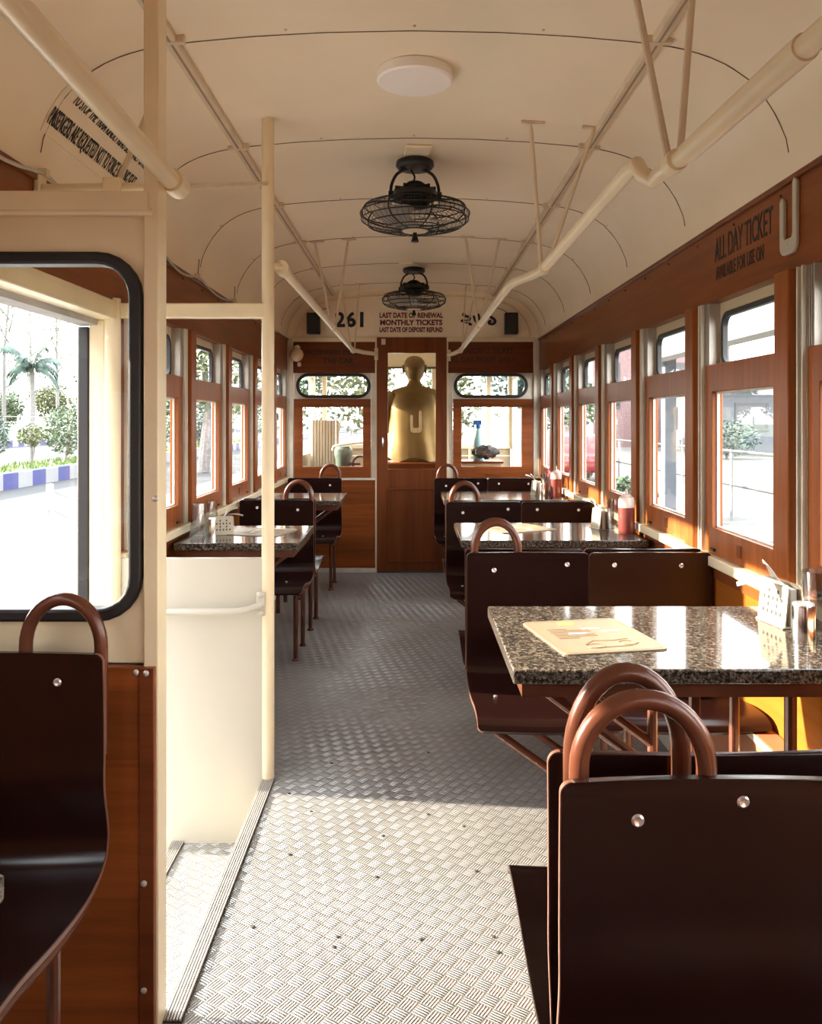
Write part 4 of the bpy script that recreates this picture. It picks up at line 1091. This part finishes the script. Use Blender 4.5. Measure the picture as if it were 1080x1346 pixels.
# bollards and chain
def bollard(x, y, label):
    t = empty('bollard', (x, y, GZ), label, 'bollard', 'white bollards along the pavement edge')
    m = MB(); m.lathe([(.065, 0), (.065, .02), (.055, .03), (.055, .88), (.05, .90), (.002, .905)], (x, y, GZ), 16); m.build('post', M['bollard'], t)
    m = MB()
    for z in (.5, .56): m.lathe([(.058, z), (.062, z + .005), (.062, z + .02), (.058, z + .025)], (x, y, GZ), 16)
    m.each('band', M['stone'], t)
BY = [(-5.45, 8.6), (-5.5, 12.7), (-5.55, 16.8)]
bollard(*BY[1], 'white bollard with chains seen through the partition window')
bollard(*BY[2], 'white bollard farther along the pavement than the one in the partition window')
bollard(*BY[0], 'white bollard nearer than the one in the partition window')
for (x0, y0), (x1, y1) in zip(BY, BY[1:]):
    for hz, sag in ((.80, .30), (.52, .40)):
        P = [(x0 + (x1 - x0) * u, y0 + .085 + (y1 - y0 - .17) * u, GZ + hz - sag * 4 * u * (1 - u)) for u in (i / 24 for i in range(25))]
        m = MB(); m.tube(P, .014, 6)
        tag(m.build('chain', M['bollard'], base=True), '%s white chain %s' % ('upper' if hz > .6 else 'lower', 'left of the bollard in the partition window' if y0 < 10 else 'right of the bollard in the partition window'), 'chain', 'white chains between bollards')

# ------------------------------------------------------------------ plants
def leaves(m, c, r, n, size, shape=None):
    for i in range(n):
        while True:
            p = Vector((rnd.uniform(-1, 1), rnd.uniform(-1, 1), rnd.uniform(-1, 1)))
            if .25 < p.length < 1: break
        q = Vector((c[0] + p.x * r[0], c[1] + p.y * r[1], c[2] + p.z * r[2]))
        s = size * rnd.uniform(.6, 1.3)
        a = Vector((rnd.gauss(0, 1), rnd.gauss(0, 1), rnd.gauss(0, .7))).normalized(); b = a.orthogonal().normalized()
        b = (Matrix.Rotation(rnd.random() * 6.28, 3, a) @ b)
        m.add([tuple(q - a * s), tuple(q + b * s * .4), tuple(q + a * s), tuple(q - b * s * .4)], [(0, 1, 2, 3)])
def branches(m, base, h, n, spread, r):
    top = Vector((base[0] + rnd.uniform(-.05, .05) * h, base[1], base[2] + h))
    m.tube([base, (base[0] + rnd.uniform(-.02, .02) * h, base[1], base[2] + h * .5), tuple(top)], [r, r * .7, r * .3], 8)
    tips = []
    for i in range(n):
        u = .3 + .65 * i / max(n - 1, 1); a = rnd.random() * 6.28
        p = Vector(base).lerp(top, u); L = spread * h * (1.15 - u) * rnd.uniform(.6, 1.1)
        mid = p + Vector((math.cos(a) * L * .5, math.sin(a) * L * .5, L * .35)); e = p + Vector((math.cos(a) * L, math.sin(a) * L, L * .95))
        m.tube([tuple(p), tuple(mid), tuple(e)], [r * .4, r * .25, r * .1], 6); tips.append(e); tips.append(mid)
        for k in range(3):
            b2 = a + rnd.uniform(-1, 1); e2 = mid + Vector((math.cos(b2) * L * .5, math.sin(b2) * L * .5, L * .4 * rnd.random()))
            m.tube([tuple(mid), tuple(e2)], [r * .2, r * .06], 5); tips.append(e2)
    return tips
def shrub(x, y, h, w, label, mat='leaf', n=900, z=GZ + .40, name='shrub', trunk=.25, group='shrubs on the grass strip', size=.07):
    t = empty(name, (x, y, z), label, 'shrub' if name == 'shrub' else 'tree', group)
    m = MB()
    for i in range(4):
        a = rnd.random() * 6.28; m.tube([(x, y, z), (x + math.cos(a) * w * .25, y + math.sin(a) * w * .25, z + h * .5), (x + math.cos(a) * w * .4, y + math.sin(a) * w * .4, z + h * .8)], [.03, .022, .008], 6)
    m.build('stem', M['bark'], t)
    m = MB(); leaves(m, (x, y, z + h * (trunk + (1 - trunk) / 2)), (w, w, h * (1 - trunk) / 2), n, size)
    m.build('foliage', M[mat], t, smooth=0)
shrub(-12.2, 29.4, 2.0, .75, 'large round shrub on the grass strip right of the bollard', 'leaf', 1500, size=.08, trunk=.12)
shrub(-12.2, 26.8, 1.35, .45, 'small slender shrub on the grass strip above the bollard', 'leaf2', 600, trunk=.45)
shrub(-12.3, 24.5, 1.7, .5, 'shrub on the grass strip cut by the left picture edge', 'leaf3', 900, trunk=.2)
for i, (y, h) in enumerate(((41, 2.1), (47, 1.8), (54, 2.2), (64, 2.0), (80, 2.2))):
    shrub(-12.2 + .2 * (i % 2), y, h, .8, 'shrub on the grass strip seen through the left saloon windows', ('leaf', 'leaf3', 'leaf2')[i % 3], 1000, size=.09, group='shrubs seen through the left saloon windows', trunk=.15)
def bare_tree(x, y, h, label, n=900):
    t = empty('bare_tree', (x, y, GZ + .3), label, 'tree', 'thin bare trees beyond the far kerb')
    m = MB(); tips = branches(m, (x, y, GZ + .3), h, 11, .42, .20); m.build('trunk', M['bark'], t)
    m = MB()
    for p in tips: leaves(m, tuple(p), (.9, .9, .6), n // len(tips), .13)
    m.build('foliage', M['leaf2'], t, smooth=0)
bare_tree(-33, 78, 14, 'thin bare tree right of the palm beyond the far kerb')
bare_tree(-33, 67.6, 14, 'thin bare tree left of the palm by the picture edge')
bare_tree(-41, 90, 17, 'thin bare tree rising right behind the palm crown')
def leafy_tree(x, y, h, w, label, mat, group, n=2200, z=GZ + .3, size=.2):
    t = empty('leafy_tree', (x, y, z), label, 'tree', group)
    m = MB(); m.tube([(x, y, z), (x + .2, y, z + h * .35), (x, y + .1, z + h * .6)], [.22, .17, .1], 8); m.build('trunk', M['bark'], t)
    m = MB()
    for i in range(7):
        a = rnd.random() * 6.28; q = rnd.random()
        leaves(m, (x + math.cos(a) * w * .5 * q, y + math.sin(a) * w * .5 * q, z + h * rnd.uniform(.35, .8)), (w * .55, w * .55, h * .24), n // 7, size)
    m.build('foliage', M[mat], t, smooth=0)
leafy_tree(-36, 84, 5.5, 3.4, 'bushy olive tree right of the palm behind the lamp post', 'leaf2', None, 3000)
leafy_tree(-37, 76, 4.2, 3.2, 'low bushy tree behind the palm trunk', 'leaf', None, 3000)
leafy_tree(-37, 68, 4.8, 3.4, 'dense bushy tree behind the far kerb by the left picture edge', 'leaf3', None, 3000)
for i in range(8):
    leafy_tree(-35 - 5 * (i % 2), 96 + i * 15, rnd.uniform(6.5, 9), 4.6, 'tree beyond the far kerb seen through the left saloon windows', ('leaf', 'leaf2', 'leaf3')[i % 3], 'trees seen through the left saloon windows', 1500, size=.3)
for i, x in enumerate((-7.5, -4.6, -1.6, 1.6)):
    leafy_tree(x, 30 + 2.5 * (i % 2), rnd.uniform(5, 6.5), 2.2, 'tree ahead of the car seen through the end windows', ('leaf2', 'leaf', 'leaf2')[i % 3], 'trees ahead of the car', 1300, GZ, size=.17)
# palm
px, py = -30, 66
t = empty('palm', (px, py, GZ + .3), 'palm tree with drooping fronds beyond the far kerb', 'palm tree')
m = MB(); m.tube([(px, py, GZ + .3), (px + .05, py, 2.5), (px, py, 5.4)], [.26, .20, .17], 12); m.build('trunk', M['bark'], t)
for i in range(24):
    a = 2 * PI * i / 24 * 2.0 + rnd.uniform(-.2, .2); L = rnd.uniform(2.2, 3.0); up = (.2, 1.6, .9, 2.4)[i % 4] + rnd.uniform(-.2, .2)
    m = MB(); P = []
    for j in range(12):
        u = j / 11; P.append(Vector((px + math.cos(a) * L * u * (1 - .25 * u), py + math.sin(a) * L * u * (1 - .25 * u), 5.4 + up * 1.7 * u - (1.7 + up * .45) * u * u)))
    m.tube([tuple(p) for p in P], [.04 - .003 * j for j in range(12)], 5)
    sd = Vector((-math.sin(a), math.cos(a), 0))
    for j in range(1, 11):
        for k in range(5):
            p = P[j].lerp(P[j + 1], k / 5)
            for s in (-1, 1):
                e = p + sd * s * .45 * math.sin(PI * (.12 + .8 * j / 11)) + Vector((math.cos(a) * .2, math.sin(a) * .2, -.45 - .2 * rnd.random())); d2 = Vector((math.cos(a), math.sin(a), 0)) * .032
                m.add([tuple(p - d2), tuple(p + d2), tuple(e)], [(0, 1, 2)])
    m.build('frond', M['palm'], t, smooth=0)
# lamp post and wire fence on the far side
t = empty('lamp_post', (-29.4, 71.4, GZ + .3), 'thin white lamp post beyond the far kerb right of the palm', 'lamp post')
m = MB(); m.tube([(-29.4, 71.4, GZ + .3), (-29.4, 71.4, 5.3)], [.09, .06], 8); m.build('pole', M['bollard'], t)
m = MB(); m.box(-29.75, -29.05, 71.3, 71.5, 5.28, 5.40); m.build('lamp_head', M['bollard'], t, bevel=.03)
t = empty('wire_fence', (-29.2, 90, GZ + .3), 'low wire fence running along the far side of the second road', 'fence')
m = MB()
for z in (.5, .95, 1.4, 1.8): m.box(-29.22, -29.18, 40, 200, GZ + .3 + z, GZ + .33 + z)
m.each('wire', M['mesh'], t)
for i in range(32):
    m = MB(); y = 42 + i * 5; m.box(-29.25, -29.15, y - .05, y + .05, GZ + .3, GZ + 2.2); m.build('fence_post', M['mesh'], t)

# right-hand side
t = empty('railing', (6.0, 22, GZ), 'grey two-bar railing across the pale paving outside the right windows', 'railing')
m = MB()
for z in (.06, .685): m.tube([(6.0, 6.0, z), (6.0, 34, z)], .03, 8)
m.each('rail', M['rail'], t)
for i in range(11):
    m = MB(); y = 7.2 + i * 2.85; m.tube([(6.0, y, GZ), (6.0, y, .685)], .03, 8); m.build('railing_post', M['bollard'], t)
t = empty('shelter', (6.6, 13, GZ), 'white barrel-roofed shelter on a blue-grey pillar outside the right windows', 'shelter')
m = MB(); rings = []
for y in (9.6, 15.8):
    arc = [(6.9 + 2.6 * math.cos(a), 2.35 + 1.15 * math.sin(a)) for a in (PI * i / 20 for i in range(21))]
    rings.append([(x, y, z) for x, z in arc] + [(6.9 + (x - 6.9) * .97, y, z - .06) for x, z in reversed(arc)])
m.loft(rings); m.build('roof', M['roof_w'], t)
for i in range(7):
    m = MB(); y = 9.7 + i; m.tube([(6.9 + 2.5 * math.cos(a), y, 2.33 + 1.1 * math.sin(a)) for a in (PI * q / 16 for q in range(17))], .03, 6); m.build('roof_rib', M['stone'], t)
for x, y in ((4.65, 15.2), (9.2, 15.2), (9.2, 10.0)):
    m = MB(); m.box(x - .11, x + .11, y - .11, y + .11, GZ, 2.45); m.build('pillar', M['pillar'], t, bevel=.02)
shrub(4.2, 16.2, .8, .55, 'low green bush on the paving outside the right windows', 'leaf', 800, GZ, group='bushes outside the right windows', trunk=.05)
shrub(15, 40, 1.9, 1.6, 'wide dark bush before the grey building outside the right windows', 'leaf3', 1100, GZ, group='bushes outside the right windows', trunk=.05, size=.12)
def building(x0, x1, y0, y1, h, wallm, roofm, label, nw):
    t = empty('building', ((x0 + x1) / 2, (y0 + y1) / 2, GZ), label, 'building')
    m = MB(); m.box(x0, x1, y0, y1, GZ, GZ + h); m.build('wall', M[wallm], t)
    m = MB(); m.box(x0 - .5, x1 + .5, y0 - .5, y1 + .5, GZ + h, GZ + h + .35); m.build('roof', M[roofm], t)
    for i in range(nw):
        a = x0 + (x1 - x0) * (i + .25) / nw; b = x0 + (x1 - x0) * (i + .75) / nw
        f = MB(); frame(f, (a - .1, GZ + h * .35, b + .1, GZ + h * .78), (a, GZ + h * .38, b, GZ + h * .75), FY, y0 - .06, y0 + .02); w_ = f.build('window', M['rail'], t)
        MB().box(a, b, y0 - .02, y0 + .01, GZ + h * .38, GZ + h * .75).build('pane', M['dglass'], w_)
    for i in range(3):
        a = y0 + (y1 - y0) * (i + .3) / 3; b = y0 + (y1 - y0) * (i + .7) / 3
        MB().box(x0 - .03, x0 + .02, a, b, GZ + h * .35, GZ + h * .75).build('side_window', M['dglass'], t)
    return t
building(17, 30, 46, 56, 3.6, 'wall_g', 'roof_g', 'low grey building with a flat roof far outside the right windows', 4)
building(12.5, 22, 58, 70, 7.5, 'wall_p', 'roof_g', 'taller brick building behind the low grey one outside the right windows', 4)
for i, (x, y) in enumerate(((9, 52), (6, 46), (9, 68), (27, 64))):
    leafy_tree(x, y, rnd.uniform(5, 7), 2.8, 'tree seen through the right saloon windows', ('leaf', 'leaf3', 'leaf2')[i % 3], 'trees outside the right saloon windows', 1800, GZ, .22)
building(-24, -12.5, -34, -1.8, 12.0, 'wall_p', 'roof_g', 'unseen tall brick block added to cut sky light, left of and behind the viewer', 3)  # added out of view to keep sky light off the ivory vestibule panel
# red car
cx, cy = 5.0, 26.0
t = empty('car', (cx, cy, GZ), 'small red car parked outside the farthest right windows', 'car')
prof = [(-1.9, .35), (-1.95, .6), (-1.85, .85), (-1.0, .95), (-.55, 1.4), (.7, 1.45), (1.35, 1.0), (1.85, .9), (1.95, .6), (1.9, .35)]
m = MB(); rings = []
for k, e in ((-1, .0), (-.9, .06), (.9, .06), (1, .0)):
    rings.append([(cx + k * .78, cy + p * (1 if abs(k) < 1 else .985), GZ + z * (1 if abs(k) < 1 else .985)) for p, z in prof])
m.loft(rings); m.build('body', M['red'], t, bevel=.04)
m = MB()
for s in (-1, 1):
    m.prism([(cy + a, GZ + z) for a, z in ((-.85, .98), (-.5, 1.34), (.65, 1.38), (1.15, 1.0))], lambda u, v, d_, s=s: (cx + s * (.775 + d_), u, v), 0, .012)
m.build('side_glass', M['dglass'], t)
for s in (-1, 1):
    for yy in (-1.2, 1.2):
        m = MB(); m.lathe([(.15, -.09), (.30, -.08), (.31, 0), (.30, .08), (.15, .09)], (0, 0, 0), 20, Matrix.Translation((cx + s * .72, cy + yy, GZ + .31)) @ Matrix.Rotation(PI / 2, 4, 'Y')); m.build('wheel', M['black'], t)
# grey urn ahead on the right
m = MB(); m.lathe([(.30, 0), (.30, .08), (.16, .25), (.10, .6), (.12, .8), (.24, 1.1), (.27, 1.3), (.22, 1.45), (.24, 1.5), (.02, 1.5)], (1.62, 13.2, GZ + .55), 24)
m.box(1.62 - .3, 1.62 + .3, 12.9, 13.5, GZ, GZ + .55)
tag(m.build('stone_urn', M['stone'], base=True), 'grey waisted stone urn outside, seen through the right end window', 'urn')

# ------------------------------------------------------------------ light, world, camera
sun = bpy.data.lights.new('sun', 'SUN'); sun.energy = 5.0; sun.angle = R(.8); sun.color = (1.0, .88, .70)
so = bpy.data.objects.new('sun', sun); COL.objects.link(so)
el = R(19.5); hd = Vector((.993, -.118, 0)).normalized()
dirv = Vector((hd.x * math.cos(el), hd.y * math.cos(el), -math.sin(el)))
so.rotation_euler = dirv.to_track_quat('-Z', 'Y').to_euler(); so.location = (-20, 5, 12)
wd = bpy.data.worlds.new('sky'); SC.world = wd; wd.use_nodes = True
nt = wd.node_tree
for n in list(nt.nodes): nt.nodes.remove(n)
out = N(nt, 'ShaderNodeOutputWorld'); bg = N(nt, 'ShaderNodeBackground')
tc = N(nt, 'ShaderNodeTexCoord'); sp = N(nt, 'ShaderNodeSeparateXYZ'); nt.links.new(tc.outputs['Generated'], sp.inputs[0])
rp = N(nt, 'ShaderNodeValToRGB')
rp.color_ramp.elements[0].position = .0; rp.color_ramp.elements[0].color = (1, .97, .92, 1)
rp.color_ramp.elements[1].position = .7; rp.color_ramp.elements[1].color = (.86, .92, 1, 1)
nt.links.new(sp.outputs['Z'], rp.inputs[0]); nt.links.new(rp.outputs[0], bg.inputs[0]); nt.links.new(bg.outputs[0], out.inputs[0])
bg.inputs['Strength'].default_value = 2.0

cam = bpy.data.cameras.new('camera'); co = bpy.data.objects.new('camera', cam); COL.objects.link(co)
co.location = (0, 0, H); co.rotation_euler = (PI / 2, 0, 0)
cam.sensor_fit = 'HORIZONTAL'; cam.sensor_width = 36; cam.lens = 36 * 1100 / 1080
cam.shift_x = -2 / 1080; cam.shift_y = -121 / 1080
cam.clip_start = .05; cam.clip_end = 1000
SC.camera = co
vs_ = SC.view_settings
vs_.view_transform = 'Standard'; vs_.look = 'None'; vs_.gamma = 1; vs_.use_curve_mapping = False; vs_.exposure = 2.5
cy_ = SC.cycles
cy_.max_bounces = 14; cy_.diffuse_bounces = 7; cy_.glossy_bounces = 6; cy_.transmission_bounces = 6; cy_.transparent_max_bounces = 24
cy_.sample_clamp_indirect = 6.0; cy_.caustics_reflective = False; cy_.caustics_refractive = False
cy_.use_denoising = True
